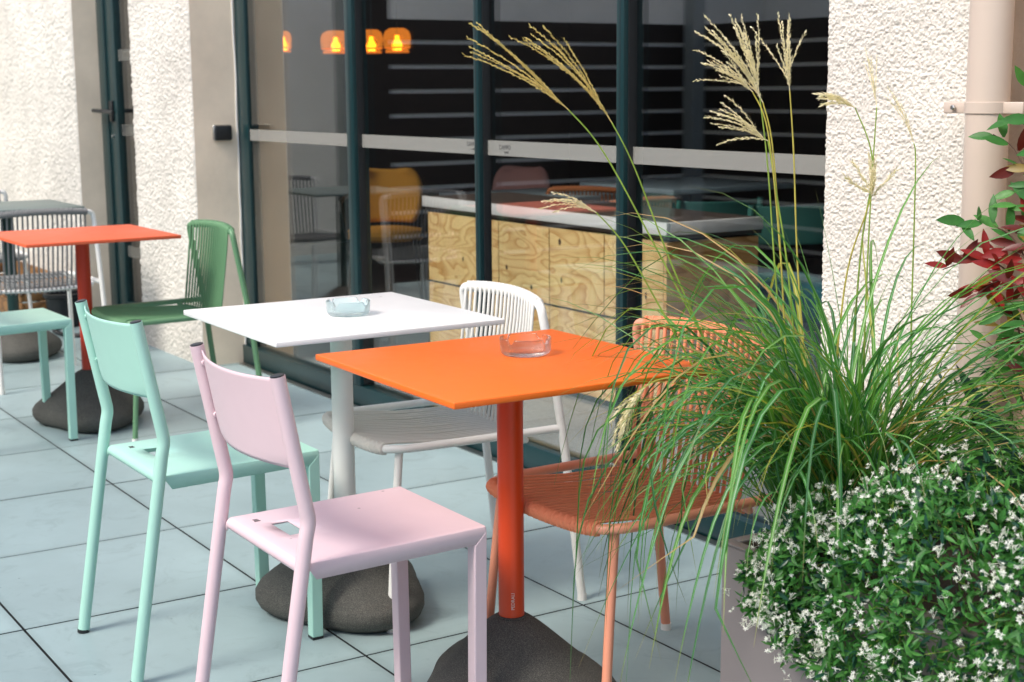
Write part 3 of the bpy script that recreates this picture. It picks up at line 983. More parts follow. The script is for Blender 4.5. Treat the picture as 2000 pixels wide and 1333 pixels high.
# ------------------------------------------------------------------ far-left small things
cr = thing('wooden_crate', 'brown wooden planter crate on the floor at the far left wall', 'crate', (-3.75, 1.42, 0))
for k in range(2):
    box('plank', 'crate', -.75, .75, -.16, -.14, .02 + k * .105, .118 + k * .105, cr, .003)
    box('plank', 'crate', -.75, .75, .14, .16, .02 + k * .105, .118 + k * .105, cr, .003)
    for s in (-1, 1):
        box('end_board', 'crate', s * .74 - .01, s * .74 + .01, -.138, .138, .02 + k * .105, .118 + k * .105, cr, .003)
bp_ = thing('black_pot', 'small black plastic pot beside the wooden crate', 'pot', (-2.83, 1.45, 0))
MB().lathe([(.0, 0), (.075, 0), (.085, .02), (.10, .16), (.112, .165), (.112, .185), (.098, .185), (.09, .05), (0, .05)], 24).build('pot', 'black', bp_)
MB().tube(smooth_path([(.08, -.05, .012), (.2, -.12, .012), (.38, -.1, .012), (.5, .05, .012)], 6), .011, 8).build('hose_end', 'black', bp_)

# ------------------------------------------------------------------ interior
ct = thing('plywood_counter', 'pine plywood counter with white top just inside the glass', 'counter', (0, 2.613, 0))
xc = [-.854, -.23, .165, .55, .925]
wl, wd = (.92, .68, .31), (.62, .33, .10)
sd_ = 0
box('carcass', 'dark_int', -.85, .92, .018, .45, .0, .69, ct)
for i in range(4):
    for (z0, z1) in ((.03, .360), (.372, .690)):
        sd_ += 1
        m = woodmat('pine_ply', wl, wd, 13 + (sd_ * 5) % 5, seed=sd_ * 1.37)
        p_ = box('panel', m, xc[i] + .0035, xc[i + 1] - .0035, 0, .017, z0, z1, ct)
        if z0 > .2:
            for kk in range(2):
                kx = random.uniform(xc[i] + .06, xc[i + 1] - .06); kz = random.uniform(z0 + .05, z1 - .05)
                kn = MB().lathe([(.0, 0), (.011, 0), (.0105, .0008), (0, .001)], 14).build('knot', 'twig', p_)
                kn.matrix_local = Matrix.Translation((kx, -.0002, kz)) @ Matrix.Rotation(R(90), 4, 'X')
                kn.scale = (random.uniform(.5, 1), random.uniform(.8, 1.3), 1)
for (z0, z1) in ((.03, .360), (.372, .690)):
    m = woodmat('pine_ply_end', (.90, .54, .22), (.55, .27, .08), 9, seed=z0 * 9 + 4)
    box('end_panel', m, .925, .941, .001, .45, z0, z1, ct)
box('countertop', 'brown_top', -.875, .95, .006, .46, .70, .762, ct, .002)
box('edge_trim', 'counter_white', -.878, .958, -.016, .004, .716, .764, ct, .002)
box('edge_trim', 'counter_white', .938, .958, .0045, .46, .716, .764, ct, .002)
tag(box('entrance_mat', 'mat_floor', -.95, 1.6, 1.95, 2.56, .001, .012), 'grey entrance mat on the floor in front of the plywood counter', 'mat')

def int_table(label, x, y, top, z=.72, s=.33):
    t = thing('indoor_table', label, 'table', (x, y, 0), 0, 'tables inside the cafe')
    box('tabletop', top, -s, s, -s, s, z - .025, z, t, .003)
    MB().lathe([(.03, .02), (.03, z - .025)], 16).build('post', 'black', t)
    MB().lathe([(.0, 0), (.24, 0), (.24, .012), (.03, .03), (0, .03)], 28).build('foot_plate', 'black', t)
int_table('pale blue table inside behind the counter left end', -1.22, 3.42, 'paleblue', .72, .34)
int_table('pale blue table inside beneath the frosted band at centre', -.9, 4.2, 'paleblue', .76, .40)
int_table('white table inside near the right stucco wall', .35, 4.3, 'paleblue', .70, .36)

def shell_chair(label, x, y, rz, m, leg='black'):
    t = thing('indoor_armchair', label, 'chair', (x, y, 0), rz, 'upholstered chairs inside the cafe')
    # back shell
    n = 14; vs = []; fs = []
    zs_ = [.50, .53, .60, .68, .75, .79, .805]
    for iz, z in enumerate(zs_):
        hw = (.14, .175, .20, .205, .195, .165, .12)[iz]
        for k in range(n + 1):
            u = -1 + 2 * k / n
            vs.append((u * hw, .22 + .10 * (z - .5) - .07 * u * u, z))
    for i in range(len(zs_) - 1):
        for k in range(n):
            a = i * (n + 1) + k; fs.append((a, a + 1, a + n + 2, a + n + 1))
    b = MB().add(vs, fs).build('backrest', m, t)
    q = b.modifiers.new('pad', 'SOLIDIFY'); q.thickness = .04; q.offset = 0
    q = b.modifiers.new('soft', 'SUBSURF'); q.levels = 1; q.render_levels = 1
    MB().lathe([(.0, .42), (.20, .42), (.225, .435), (.23, .455), (.215, .475), (.16, .485), (0, .487)], 32).build('seat', m, t)
    for s in (-1, 1):
        MB().tube(fillet([(s * .17, .26, .66), (s * .24, .10, .655), (s * .25, -.08, .63), (s * .21, -.10, .44)], .06), .012, 8).build('armrest', leg, t)
        MB().tube([(s * .17, -.14, .43), (s * .22, -.2, 0)], .012, 8).build('leg', leg, t)
        MB().tube([(s * .17, .14, .43), (s * .22, .22, 0)], .012, 8).build('leg', leg, t)
shell_chair('mustard yellow upholstered armchair with black arms inside left of the counter', -2.24, 3.12, R(58), 'yellow_fabric')
shell_chair('dusty pink upholstered chair inside above the counter left end', -2.0, 3.75, R(20), 'pink_fabric')
oc = make_cord_chair('indoor_cord_chair', 'terracotta woven chair inside behind the counter', 'terracotta', 'terracotta', 'terracotta', (-1.15, 3.95), R(-150), 'woven chairs inside the cafe')
oc2 = copy_tree(oc); oc2.location = (-.55, 3.30, 0); oc2.rotation_euler = (0, 0, R(-85))
oc2['label'] = 'terracotta woven chair inside right behind the white counter top'
make_metal_chair('indoor_metal_chair', 'dark green metal chair inside near the right end of the counter', 'deepgreen', (.32, 3.38), R(75), 'green metal chairs inside the cafe', False)
make_metal_chair('indoor_metal_chair', 'dark green metal chair inside beside the right stucco wall', 'deepgreen', (.72, 3.45), R(66), 'green metal chairs inside the cafe', False)
sf = thing('teal_bench', 'deep teal upholstered bench inside at the right end of the glazing', 'bench', (1.25, 3.72, 0))
box('seat', 'teal_fabric', -.55, .6, -.3, .3, .30, .45, sf, .03, 3)
box('backrest', 'teal_fabric', -.55, .6, .3, .42, .30, .72, sf, .03, 3)
box('plinth', 'dark_int', -.5, .55, -.25, .3, 0, .3, sf)

def pendant(label, x, y, z, r=.085):
    t = thing('pendant_lamp', label, 'lamp', (x, y, 0), 0, 'amber pendant lamps inside the cafe')
    sh = MB().lathe([(r * .80, z - .06), (r * .95, z - .035), (r, z), (r * .97, z + .03), (r * .85, z + .055), (r * .55, z + .072)], 28).build('glass_shade', 'amber_shade', t)
    MB().lathe([(r * .8 + .004, z - .075), (r * .8 + .004, z - .062), (r * .8 - .004, z - .062)], 28).build('glowing_rim', 'amber_glow', t)
    MB().lathe([(r * .92, z - .048), (r * .96, z - .040)], 28).build('glowing_rim', 'amber_glow', t)
    for k in range(8):
        a = 2 * math.pi * k / 8
        MB().tube([(r * .82 * math.cos(a), r * .82 * math.sin(a), z - .058), (r * 1.01 * math.cos(a), r * 1.01 * math.sin(a), z)], .002, 5).build('shade_rib', 'black', sh)
    MB().lathe([(0, z - .075), (.02, z - .068), (.032, z - .045), (.030, z - .02), (.015, z + .005), (.012, z + .03), (0, z + .03)], 16).build('bulb', 'bulb', t)
    MB().tube([(0, 0, z + .03), (0, 0, 3.1)], .004, 6).build('cord', 'black', t)
pendant('amber pendant lamp glowing in the left glass pane', -3.80, 3.6, 1.57, .10)
pendant('dim amber pendant lamp just right of the thick mullion', -3.33, 3.62, 1.56, .075)
pendant('amber pendant lamp glowing in front of the dark boards', -2.95, 3.6, 1.555, .085)

pendant('small amber pendant lamp beside the beige panel in the left pane', -4.68, 3.62, 1.60, .06)

# ------------------------------------------------------------------ planter and plants
pl = thing('planter', 'mauve grey metal planter box in the right foreground', 'planter', (0, 0, 0))
PX, PY, PH = 3.33, .842, .46
MB().box(PX, 4.9, PY, 1.48, 0, PH).build('box', 'planter', pl, smooth=True, bevel=.003, auto=False)
box('rim', 'planter', PX - .002, 4.9, PY - .002, PY + .022, PH - .0, PH + .004, pl, .0015)
box('rim', 'planter', PX - .002, PX + .022, PY + .022, 1.48, PH - .0, PH + .004, pl, .0015)
MB().box(PX + .024, 4.88, PY + .024, 1.46, PH - .01, PH + .002).build('soil', 'soil', pl, smooth=False)

def strip(path, width, n_uv=True, fold=.25, twist=0.0):
    """leaf blade: 3 verts across with a slight V fold"""
    P = [Vector(p) for p in path]
    m = len(P)
    vs = []; fs = []; uv = []
    S = None
    for i, p in enumerate(P):
        T = (P[min(m - 1, i + 1)] - P[max(0, i - 1)]).normalized()
        side = T.cross(Vector((0, 0, 1)))
        if side.length < .12: side = S if S is not None else Vector((1, 0, 0))
        side.normalize()
        if S is not None and side.dot(S) < 0: side = -side
        S = side
        nrm = side.cross(T).normalized()
        if twist:
            q = Matrix.Rotation(twist * i / (m - 1), 3, T)
            side = q @ side; nrm = q @ nrm
        u = i / (m - 1)
        w_ = width * min(1, .45 + u * 2.2) * (1 - max(0, (u - .35) / .65) ** 1.7)
        w_ = max(w_, width * .03)
        vs += [p - side * w_ / 2, p - nrm * w_ * fold, p + side * w_ / 2]
        uv += [(0, u), (.5, u), (1, u)]
    for i in range(m - 1):
        a = i * 3
        fs += [(a, a + 1, a + 4, a + 3), (a + 1, a + 2, a + 5, a + 4)]
    return vs, fs, uv

def mesh_uv(name, vs, fs, uv, m):
    me = bpy.data.meshes.new(name)
    me.from_pydata([tuple(v) for v in vs], [], fs)
    l = me.uv_layers.new(name='UVMap')
    li = [uv[v] for f in fs for v in f]
    l.data.foreach_set('uv', [c for q in li for c in q])
    me.polygons.foreach_set('use_smooth', [True] * len(me.polygons))
    me.materials.append(MT[m])
    return me

GC = Vector((3.43, 1.04, PH))
gr = thing('silver_grass', 'tall arching ornamental grass with cream plumes in the planter', 'grass', tuple(GC))
CAMR = Vector((RT.x, RT.y, 0)).normalized()
CAMF = Vector((FW.x, FW.y, 0)).normalized()
def blade_path(base, d, L, lift, droop, n=11, curl=0.0):
    """arching path: leaves upright and bows over"""
    pts = []
    p = Vector(base)
    ang = lift
    s = L / n
    side = Vector((-d.y, d.x, 0))
    dd = d.copy()
    for i in range(n + 1):
        pts.append(p.copy())
        p = p + (dd * math.cos(ang) + Vector((0, 0, 1)) * math.sin(ang)) * s
        u = i / n
        ang -= droop / n * (0.35 + 1.55 * u)
        ang = max(ang, -1.50)
        dd = (dd + side * curl / n).normalized()
    return pts
def hang_path(base, d, L, lift, total, c, wd_, n=14, curl=0.0):
    """rises, folds over in a tight bow around c and hangs"""
    wts = [math.exp(-((i / n - c) / wd_) ** 2) + .06 for i in range(n)]
    sw = sum(wts)
    pts = [Vector(base)]
    p = Vector(base); ang = lift; dd = d.copy(); side = Vector((-d.y, d.x, 0))
    for i in range(n):
        p = p + (dd * math.cos(ang) + Vector((0, 0, 1)) * math.sin(ang)) * L / n
        pts.append(p.copy())
        ang = max(-1.52, ang - total * wts[i] / sw)
        dd = (dd + side * curl / n).normalized()
    return pts
def ok(pts):
    for p in pts:
        q = p + GC
        if q.y > WY - .04: return False
        if q.z < .30 and q.x > PX - .01 and q.y > PY - .01: return False
        if (q - CAM).dot(FW) < 2.15 or q.z < .015: return False
        if p.dot(CAMR) < -.52 - .02 * math.sin(q.z * 9): return False
    return True
blades = []
tries = 0
def rand_dir():
    # fountain; heavier to the picture's left, where the clump leans over the table
    q = random.random()
    if q < .45:
        a = random.gauss(math.pi, .80)
    elif q < .70:
        a = random.gauss(0, .6)
    else:
        a = random.uniform(-math.pi, math.pi)
    return (CAMR * math.cos(a) + CAMF * math.sin(a)).normalized()
big = []; small = []
hang = 0
while hang < 80 and tries < 6000:
    tries += 1
    a = random.gauss(math.pi + .15, .75)
    d = (CAMR * math.cos(a) + CAMF * math.sin(a)).normalized()
    base = Vector((random.uniform(-.07, .05), random.uniform(-.12, .05), 0))
    pts = hang_path(base, d, random.uniform(.65, 1.30), random.uniform(1.02, 1.40), random.uniform(2.1, 2.95), random.uniform(.30, .52), random.uniform(.13, .28), 14, random.uniform(-.6, .6))
    if not ok(pts): continue
    hang += 1
    big.append((pts, random.uniform(.0058, .0105), random.choices(['blade_a', 'blade_b', 'blade_c', 'blade_d', 'blade_s'], [44, 32, 20, 3, 3])[0]))
tries = 0
while len(big) < 290 or len(small) < 340:
    tries += 1
    if tries > 9000: break
    d = rand_dir()
    r = abs(random.gauss(0, .065))
    az = random.uniform(0, 6.28)
    base = Vector((math.cos(az) * min(r, .12), math.sin(az) * min(r, .12), 0))
    if base.x + GC.x < PX + .03: continue
    left = d.dot(CAMR) < -.2
    lift = random.uniform(.85, 1.50)
    if len(big) < 290:
        L = random.uniform(.42, .88) if left else random.uniform(.42, .95)
        pts = blade_path(base, d, L, lift, random.uniform(1.3, 2.9), 11, random.uniform(-.5, .5))
        if not ok(pts): continue
        big.append((pts, random.uniform(.0052, .0100), random.choices(['blade_a', 'blade_b', 'blade_c', 'blade_d', 'blade_s'], [42, 34, 18, 6, 5])[0]))
    else:
        L = random.uniform(.30, .80) if left else random.uniform(.25, .7)
        pts = blade_path(base, d, L, lift, random.uniform(1.0, 3.1), 9, random.uniform(-.9, .9))
        if not ok(pts): continue
        small.append((pts, random.uniform(.0022, .0055), random.choices(['blade_a', 'blade_b', 'blade_c', 'blade_d', 'blade_s'], [38, 32, 18, 9, 10])[0]))
for pts, wd_, m in big:
    if random.random() < .12:          # kinked blade
        k = random.randint(6, len(pts) - 3); q = pts[k]; ax = Vector((random.gauss(0, 1), random.gauss(0, 1), 0)).normalized(); rm_ = Matrix.Rotation(random.uniform(.5, 1.3), 3, ax)
        cand = pts[:k + 1] + [q + rm_ @ (p - q) for p in pts[k + 1:]]
        if ok(cand): pts = cand
    vs, fs, uv = strip(pts, wd_, twist=random.uniform(-.8, .8))
    place('blade', mesh_uv('blade', vs, fs, uv, m), gr)
for m in ('blade_a', 'blade_b', 'blade_c', 'blade_d', 'blade_s'):
    V = []; F = []; U = []
    for pts, wd_, mm in small:
        if mm != m: continue
        vs, fs, uv = strip(pts, wd_, twist=random.uniform(-1.2, 1.2))
        o = len(V); V += vs; U += uv; F += [tuple(i + o for i in f) for f in fs]
    if V: stuff(place('fine_blades', mesh_uv('fine_blades', V, F, U, m), gr))

# plumes: fan of hairy racemes on a tall stem
def raceme(V, F, start, d, L, bend, hair=.010, step=.0042, core=.0013, sag=Vector((0, 0, -1))):
    n = max(6, int(L / .012))
    p = start.copy(); dd = d.normalized()
    pts = []
    for i in range(n + 1):
        pts.append(p.copy())
        p = p + dd * L / n
        dd = (dd + bend / n).normalized()
    mb = MB().tube(pts, [core * (1 - .6 * i / n) for i in range(n + 1)], 4, cap=False)
    o = len(V); V += mb.v; F += [tuple(i + o for i in f) for f in mb.f]
    k = 0; s = .05
    while s < 1:
        f = s * n; i = min(n - 1, int(f)); q = pts[i].lerp(pts[i + 1], f - i)
        T = (pts[i + 1] - pts[i]).normalized()
        # spikelet: little slim leaf plus hairs
        rnd = Vector((random.gauss(0, 1), random.gauss(0, 1), random.gauss(0, 1)))
        lat = (rnd - T * rnd.dot(T)).normalized()
        dirn = (T * .85 + lat * .42).normalized()
        ln = hair * random.uniform(.6, 1.05); wd_ = .0018
        sd = dirn.cross(rnd).normalized() * wd_
        o = len(V)
        V += [tuple(q - sd * .4), tuple(q + dirn * ln * .5 + sd), tuple(q + dirn * ln), tuple(q + dirn * ln * .5 - sd)]
        F.append((o, o + 1, o + 2, o + 3))
        for _ in range(2):
            rnd = Vector((random.gauss(0, 1), random.gauss(0, 1), random.gauss(0, 1)))
            dirn = (T * .35 + (rnd - T * rnd.dot(T)).normalized()).normalized()
            ln = hair * random.uniform(.5, 1.0)
            sd = dirn.cross(T).normalized() * .00028
            o = len(V)
            V += [tuple(q - sd), tuple(q + sd), tuple(q + dirn * ln)]
            F.append((o, o + 1, o + 2))
        s += step / L * random.uniform(.7, 1.3)

def plume(path, m, sm, nrac=7, L=.11, spread=.35, hair=.009, fluffy=False, stem_r=.0016, bendv=None):
    P = [Vector(p) - GC for p in path]
    node = P[3]
    base = P[0].copy()
    pts = smooth_path([Vector((base.x * .35, base.y * .35, 0))] + P[:4], 7)
    nn = len(pts)
    MB().tube(pts, [stem_r * 1.5 * (1 - .55 * i / nn) for i in range(nn)], 6).build('stem', sm, gr)
    V = []; F = []
    axis = (P[5] - P[3])
    d0 = (P[4] - P[3]).normalized(); d1 = (P[5] - P[4]).normalized()
    tot = axis.length * 1.03
    for k in range(nrac):
        off = k / max(1, nrac - 1)
        start = node.lerp(P[4], .55 * off * random.uniform(.5, 1))
        rnd = Vector((random.gauss(0, 1), random.gauss(0, 1), random.gauss(0, 1))) * spread * .55
        d = (d0 + rnd).normalized()
        ln = tot * random.uniform(.62, 1.0) if k else tot
        if k == 0: d = d0
        bend = (d1 - d0) * 1.1 + (bendv or Vector((0, 0, 0))) + Vector((random.gauss(0, .12), random.gauss(0, .12), random.gauss(0, .10)))
        raceme(V, F, start, d, ln, bend, hair * (1.7 if fluffy else 1), .0022 if fluffy else .0040, .0009)
    me = bpy.data.meshes.new('plume'); me.from_pydata([tuple(v) for v in V], [], F); me.materials.append(MT[m])
    place('plume', me, gr)
A1 = [(3.352, 0.927, 0.602), (3.207, 0.808, 0.944), (3.122, 0.735, 1.142), (3.077, 0.689, 1.219), (3.016, 0.621, 1.305), (2.966, 0.556, 1.348)]
A2 = [(3.34, 0.914, 0.62), (3.227, 0.827, 0.908), (3.155, 0.778, 1.115), (3.121, 0.752, 1.196), (3.077, 0.711, 1.286), (3.024, 0.649, 1.357)]
B1 = [(3.382, 0.973, 0.602), (3.325, 0.969, 0.871), (3.282, 0.977, 1.113), (3.255, 0.977, 1.247), (3.24, 0.974, 1.31), (3.221, 0.965, 1.378)]
B2 = [(3.374, 0.962, 0.602), (3.33, 0.977, 0.871), (3.283, 0.988, 1.14), (3.261, 0.981, 1.229), (3.226, 0.951, 1.311), (3.196, 0.916, 1.347)]
B3 = [(3.397, 0.996, 0.601), (3.34, 1.003, 0.906), (3.303, 1.018, 1.139), (3.285, 1.022, 1.25), (3.272, 1.022, 1.315), (3.262, 1.022, 1.368)]
B4 = [(3.389, 0.985, 0.601), (3.328, 0.989, 0.924), (3.301, 0.986, 1.05), (3.275, 0.982, 1.162), (3.247, 0.946, 1.189), (3.219, 0.903, 1.19)]
B5 = [(3.377, 0.966, 0.602), (3.315, 0.981, 0.96), (3.274, 0.983, 1.176), (3.249, 0.967, 1.248), (3.224, 0.94, 1.284), (3.202, 0.911, 1.302)]
D_ = [(3.325, 0.891, 0.62), (3.22, 0.799, 0.854), (3.163, 0.75, 0.981), (3.128, 0.713, 1.039), (3.102, 0.682, 1.062), (3.08, 0.64, 1.049)]
E_ = [(3.323, 0.881, 0.602), (3.269, 0.853, 0.782), (3.232, 0.79, 0.765), (3.219, 0.761, 0.738), (3.204, 0.726, 0.703), (3.203, 0.705, 0.636)]
C1 = [(3.357, 1.151, 0.571), (3.324, 1.187, 0.852), (3.303, 1.213, 1.039), (3.285, 1.24, 1.217), (3.274, 1.24, 1.273), (3.266, 1.24, 1.311)]
C2 = [(3.342, 1.127, 0.571), (3.306, 1.188, 0.946), (3.295, 1.224, 1.114), (3.263, 1.207, 1.217), (3.24, 1.177, 1.241), (3.227, 1.156, 1.237)]
C3 = [(3.403, 1.223, 0.57), (3.37, 1.259, 0.851), (3.339, 1.29, 1.104), (3.331, 1.292, 1.151), (3.314, 1.281, 1.203), (3.291, 1.256, 1.236)]
C4 = [(3.327, 1.103, 0.572), (3.298, 1.158, 0.89), (3.301, 1.203, 1.021), (3.302, 1.214, 1.049), (3.299, 1.222, 1.086), (3.297, 1.229, 1.123)]
plume(A1, 'plume_gold', 'stem', 7, spread=.24, hair=.008)
plume(A2, 'plume_gold', 'stem', 9, spread=.32, hair=.008)
plume(B1, 'plume', 'stem', 10, spread=.34)
plume(B2, 'plume', 'stem_gold', 9, spread=.34)
plume(B3, 'plume', 'stem_gold', 9, spread=.36)
plume(B4, 'plume', 'stem', 9, spread=.55)
plume(B5, 'plume', 'stem_gold', 9, spread=.5)
plume(D_, 'plume', 'stem', 6, spread=.3)
plume(E_, 'plume', 'stem', 8, spread=.4, fluffy=True)
plume(C1, 'plume', 'stem', 6, spread=.45, hair=.004)
plume(C2, 'plume', 'stem', 5, spread=.3, fluffy=True)
plume(C3, 'plume', 'stem', 5, spread=.3, hair=.005)
plume(C4, 'plume', 'stem_gold', 9, spread=.9, fluffy=True)

# ---- leaf shape
def leaf(V, F, base, d, up, L, W, curl=.15, seg=5):
    d = d.normalized(); s = d.cross(up)
    if s.length < 1e-3: s = Vector((1, 0, 0))
    s.normalize(); n = s.cross(d).normalized()
    o = len(V)
    for i in range(seg + 1):
        u = i / seg
        c = base + d * L * u - n * L * curl * u * u
        w_ = W * math.sin(math.pi * min(1, u * .96 + .04)) ** .8 * (1 - .25 * u)
        V += [tuple(c - s * w_ / 2 + n * w_ * .12), tuple(c), tuple(c + s * w_ / 2 + n * w_ * .12)]
    for i in range(seg):
        a = o + i * 3
        F += [(a, a + 1, a + 4, a + 3), (a + 1, a + 2, a + 5, a + 4)]
def leaf_obj(name, base, d, up, L, W, m, parent, curl=.15):
    V = []; F = []
    leaf(V, F, Vector((0, 0, 0)), d, up, L, W, curl)
    me = bpy.data.meshes.new(name); me.from_pydata(V, [], F); me.materials.append(MT[m])
    me.polygons.foreach_set('use_smooth', [True] * len(F))
    o = place(name, me, parent); o.location = base
    return o
def rv(s=1):
    return Vector((random.gauss(0, s), random.gauss(0, s), random.gauss(0, s)))

# ---- white flowering mound spilling over the planter
fp = thing('flowering_mound', 'white flowering leafy mound spilling over the planter front', 'plant', (3.75, 1.0, PH))
F0 = Vector((3.75, 1.0, PH))
def mound_point(depth):
    """depth 1 at the surface, 0 inside"""
    while True:
        x = random.uniform(3.425, 4.35)
        a = random.uniform(-.95, 1.75)           # angle from horizontal front, up and over the top
        rx = .45 + .55 * min(1, max(0, (x - 3.40) / .18))
        rad = (.135 + .02 * math.sin(x * 17) + .018 * math.sin(x * 41 + 1)) * rx
        cy, cz = .895, PH - .03
        rise = .085 * min(1, max(0, (x - 3.42) / .22)) + .05 * min(1, max(0, (x - 3.65) / .3))
        hang = (.05 + .13 * min(1, max(0, (x - 3.42) / .3))) * (.55 + .45 * math.sin(x * 33 + 2) * math.sin(x * 13)) if a < 0 else 0
        if a < 0:
            p = Vector((x, cy - rad * math.cos(a * .35), cz + math.sin(a) * (rad * .5 + hang)))
        elif a < 1.57:
            p = Vector((x, cy - rad * math.cos(a), cz + (rad + rise) * math.sin(a)))
        else:
            p = Vector((x, cy + random.uniform(0, .36), cz + (rad + rise) * random.uniform(.8, 1.05)))
        nrm = Vector((random.gauss(0, .2), -max(.15, math.cos(a)), max(-.2, math.sin(a)))).normalized()
        p = p - nrm * (1 - depth) * .09
        if p.y > PY - .004 and p.z < PH: p.y = PY - .006 - random.uniform(0, .03)
        return p, nrm
for m, cnt in (('leaf', 6500), ('leaf_b', 5000), ('leaf_dark', 2600)):
    V = []; F = []
    for _ in range(cnt):
        p, n = mound_point(random.random() ** .6)
        d = (n * .5 + rv(.7)).normalized()
        leaf(V, F, p - F0, d, (n + rv(.4)).normalized(), random.uniform(.012, .028), random.uniform(.0052, .0100), .2, 3)
    me = bpy.data.meshes.new('foliage'); me.from_pydata(V, [], F); me.materials.append(MT[m])
    stuff(place('foliage', me, fp))
mb = MB()
for _ in range(260):
    p, n = mound_point(.9); q = p - n * .08 + rv(.02)
    if q.y > PY - .004 and q.z < PH: q.y = PY - .004
    mb.tube([q - F0, (p + q) / 2 - F0 + rv(.006), p - F0], .0007, 4, cap=False)
stuff(mb.build('twigs', 'stem', fp))
def flower_cluster(seed):
    random.seed(seed)
    V = []; F = []
    for _ in range(random.randint(3, 6)):
        c = rv(.0055); nrm = (Vector((0, -.6, .8)) + rv(.6)).normalized()
        mb = MB().tube([(0, .004, -.012), c], .0005, 4, cap=False); o = len(V); V += mb.v; F += [tuple(i + o for i in f) for f in mb.f]
        a0 = random.uniform(0, 6)
        e1 = nrm.cross(Vector((.3, .2, .9))).normalized(); e2 = nrm.cross(e1)
        for k in range(random.choice((4, 5, 5))):
            a = a0 + k * 2 * math.pi / 5
            d = (e1 * math.cos(a) + e2 * math.sin(a) + nrm * .35).normalized()
            leaf(V, F, c, d, nrm, random.uniform(.0058, .0092), random.uniform(.0028, .0042), .1, 2)
    me = bpy.data.meshes.new('flower'); me.from_pydata([tuple(v) for v in V], [], F); me.materials.append(MT['petal'])
    return me
FM = [flower_cluster(s) for s in range(9)]
random.seed(91)
patches = [mound_point(1.0)[0] for _ in range(46)]
def flower_pt():
    while True:
        p, n = mound_point(random.uniform(.93, 1.12) if random.random() < .8 else random.uniform(1.1, 1.45))
        if random.random() < .45: return p, n
        if min((p - q).length for q in patches) < .05: return p, n
for k in range(300):
    p, n = flower_pt()
    o = place('flower', FM[k % 9], fp)
    o.location = p - F0
    o.rotation_euler = (random.gauss(0, .5), random.gauss(0, .5), random.uniform(-1, 1))
    s = random.uniform(.38, .68); o.scale = (s, s, s)
V = []; F = []
for k in range(900):
    p, n = flower_pt()
    me = FM[random.randrange(9)]
    mt = Matrix.Translation(p - F0) @ Matrix.Rotation(random.uniform(-1, 1), 4, 'Z') @ Matrix.Rotation(random.gauss(0, .5), 4, 'X') @ Matrix.Scale(random.uniform(.38, .7), 4)
    o = len(V)
    V += [tuple(mt @ v.co) for v in me.vertices]; F += [tuple(i + o for i in f.vertices) for f in me.polygons]
me = bpy.data.meshes.new('more_flowers'); me.from_pydata(V, [], F); me.materials.append(MT['petal'])
stuff(place('more_flowers', me, fp))

# ---- dark leafy understorey at the wall
us_ = thing('understorey_plant', 'dark small-leaved plant between grass and stucco wall', 'plant', (3.55, 1.32, PH))
for m, cnt in (('leaf', 700), ('leaf_dark', 500), ('leaf_b', 300)):
    V = []; F = []
    for _ in range(cnt):
        p = Vector((random.gauss(0, .12), random.gauss(-.02, .07), abs(random.gauss(.05, .09))))
        p.x = max(-.18, p.x); p.y = min(.12, p.y)
        leaf(V, F, p, (Vector((0, -.2, .4)) + rv(.7)).normalized(), rv(1).normalized(), random.uniform(.018, .04), random.uniform(.006, .011), .2, 3)
    me = bpy.data.meshes.new('foliage'); me.from_pydata(V, [], F); me.materials.append(MT[m])
    stuff(place('foliage', me, us_))

# ---- broad dark strap leaves
stp = thing('strap_leaf_plant', 'broad dark green strap leaf leaning by the downpipe', 'plant', (3.62, 1.24, PH))
S0 = Vector((3.62, 1.24, PH))
for (b_, t_, wd_) in (((3.60, 1.335, .50), (3.498, 1.248, .765), .060), ((3.62, 1.30, .48), (3.56, 1.19, .66), .045), ((3.60, 1.26, .47), (3.47, 1.22, .60), .042)):
    b_ = Vector(b_); t_ = Vector(t_)
    leaf_obj('leaf', b_ - S0, t_ - b_, (-CAMF + Vector((0, 0, .5))).normalized(), (t_ - b_).length, wd_, 'leaf_dark', stp, .06)

# ---- heavenly-bamboo like shrub with red and green leaves
nd = thing('red_leaf_shrub', 'shrub with green and red pointed leaves at the right edge', 'shrub', (3.56, 1.42, PH))
N0 = Vector((3.56, 1.42, PH))
def spray(path, n, cols, L=(.045, .07), w_=.36, seed=0):
    rnd = random.Random(seed)
    pts = smooth_path([Vector(p) - N0 for p in path], 8)
    m = len(pts)
    MB().tube(pts, [.0022 * (1 - .6 * i / m) for i in range(m)], 6).build('twig', 'twig', nd)
    for k in range(n):
        u = .35 + .65 * (k + .5) / n
        i = min(m - 2, int(u * (m - 1)))
        T = (pts[i + 1] - pts[i]).normalized()
        sgn = 1 if k % 2 else -1
        lat = (CAMR * sgn * rnd.uniform(.5, 1.0) + Vector((0, 0, 1)) * rnd.uniform(-.6, .7) - CAMF * rnd.uniform(-.3, .7))
        d = (T * rnd.uniform(.3, .9) + lat * .8).normalized()
        up = (-CAMF + Vector((0, 0, .5)) + Vector((rnd.gauss(0, .35), rnd.gauss(0, .35), rnd.gauss(0, .35)))).normalized()
        l = rnd.uniform(*L) * .82
        leaf_obj('leaf', pts[i] + d * .006, d, up, l, l * rnd.uniform(.34, .46), rnd.choice(cols), nd, .12)
gcol = ['leaf', 'leaf_b', 'leaf']
rcol = ['leaf_red', 'leaf_burg', 'leaf_red']
mcol = ['leaf', 'leaf_burg', 'leaf_olive', 'leaf_b']
spray([(3.56, 1.42, .46), (3.50, 1.45, .80), (3.47, 1.48, 1.10), (3.42, 1.49, 1.26)], 9, gcol, (.04, .06), seed=1)
spray([(3.55, 1.43, .80), (3.48, 1.46, 1.02), (3.43, 1.46, 1.13), (3.385, 1.445, 1.165)], 7, ['leaf_burg', 'leaf', 'leaf_burg', 'leaf'], (.05, .075), seed=2)
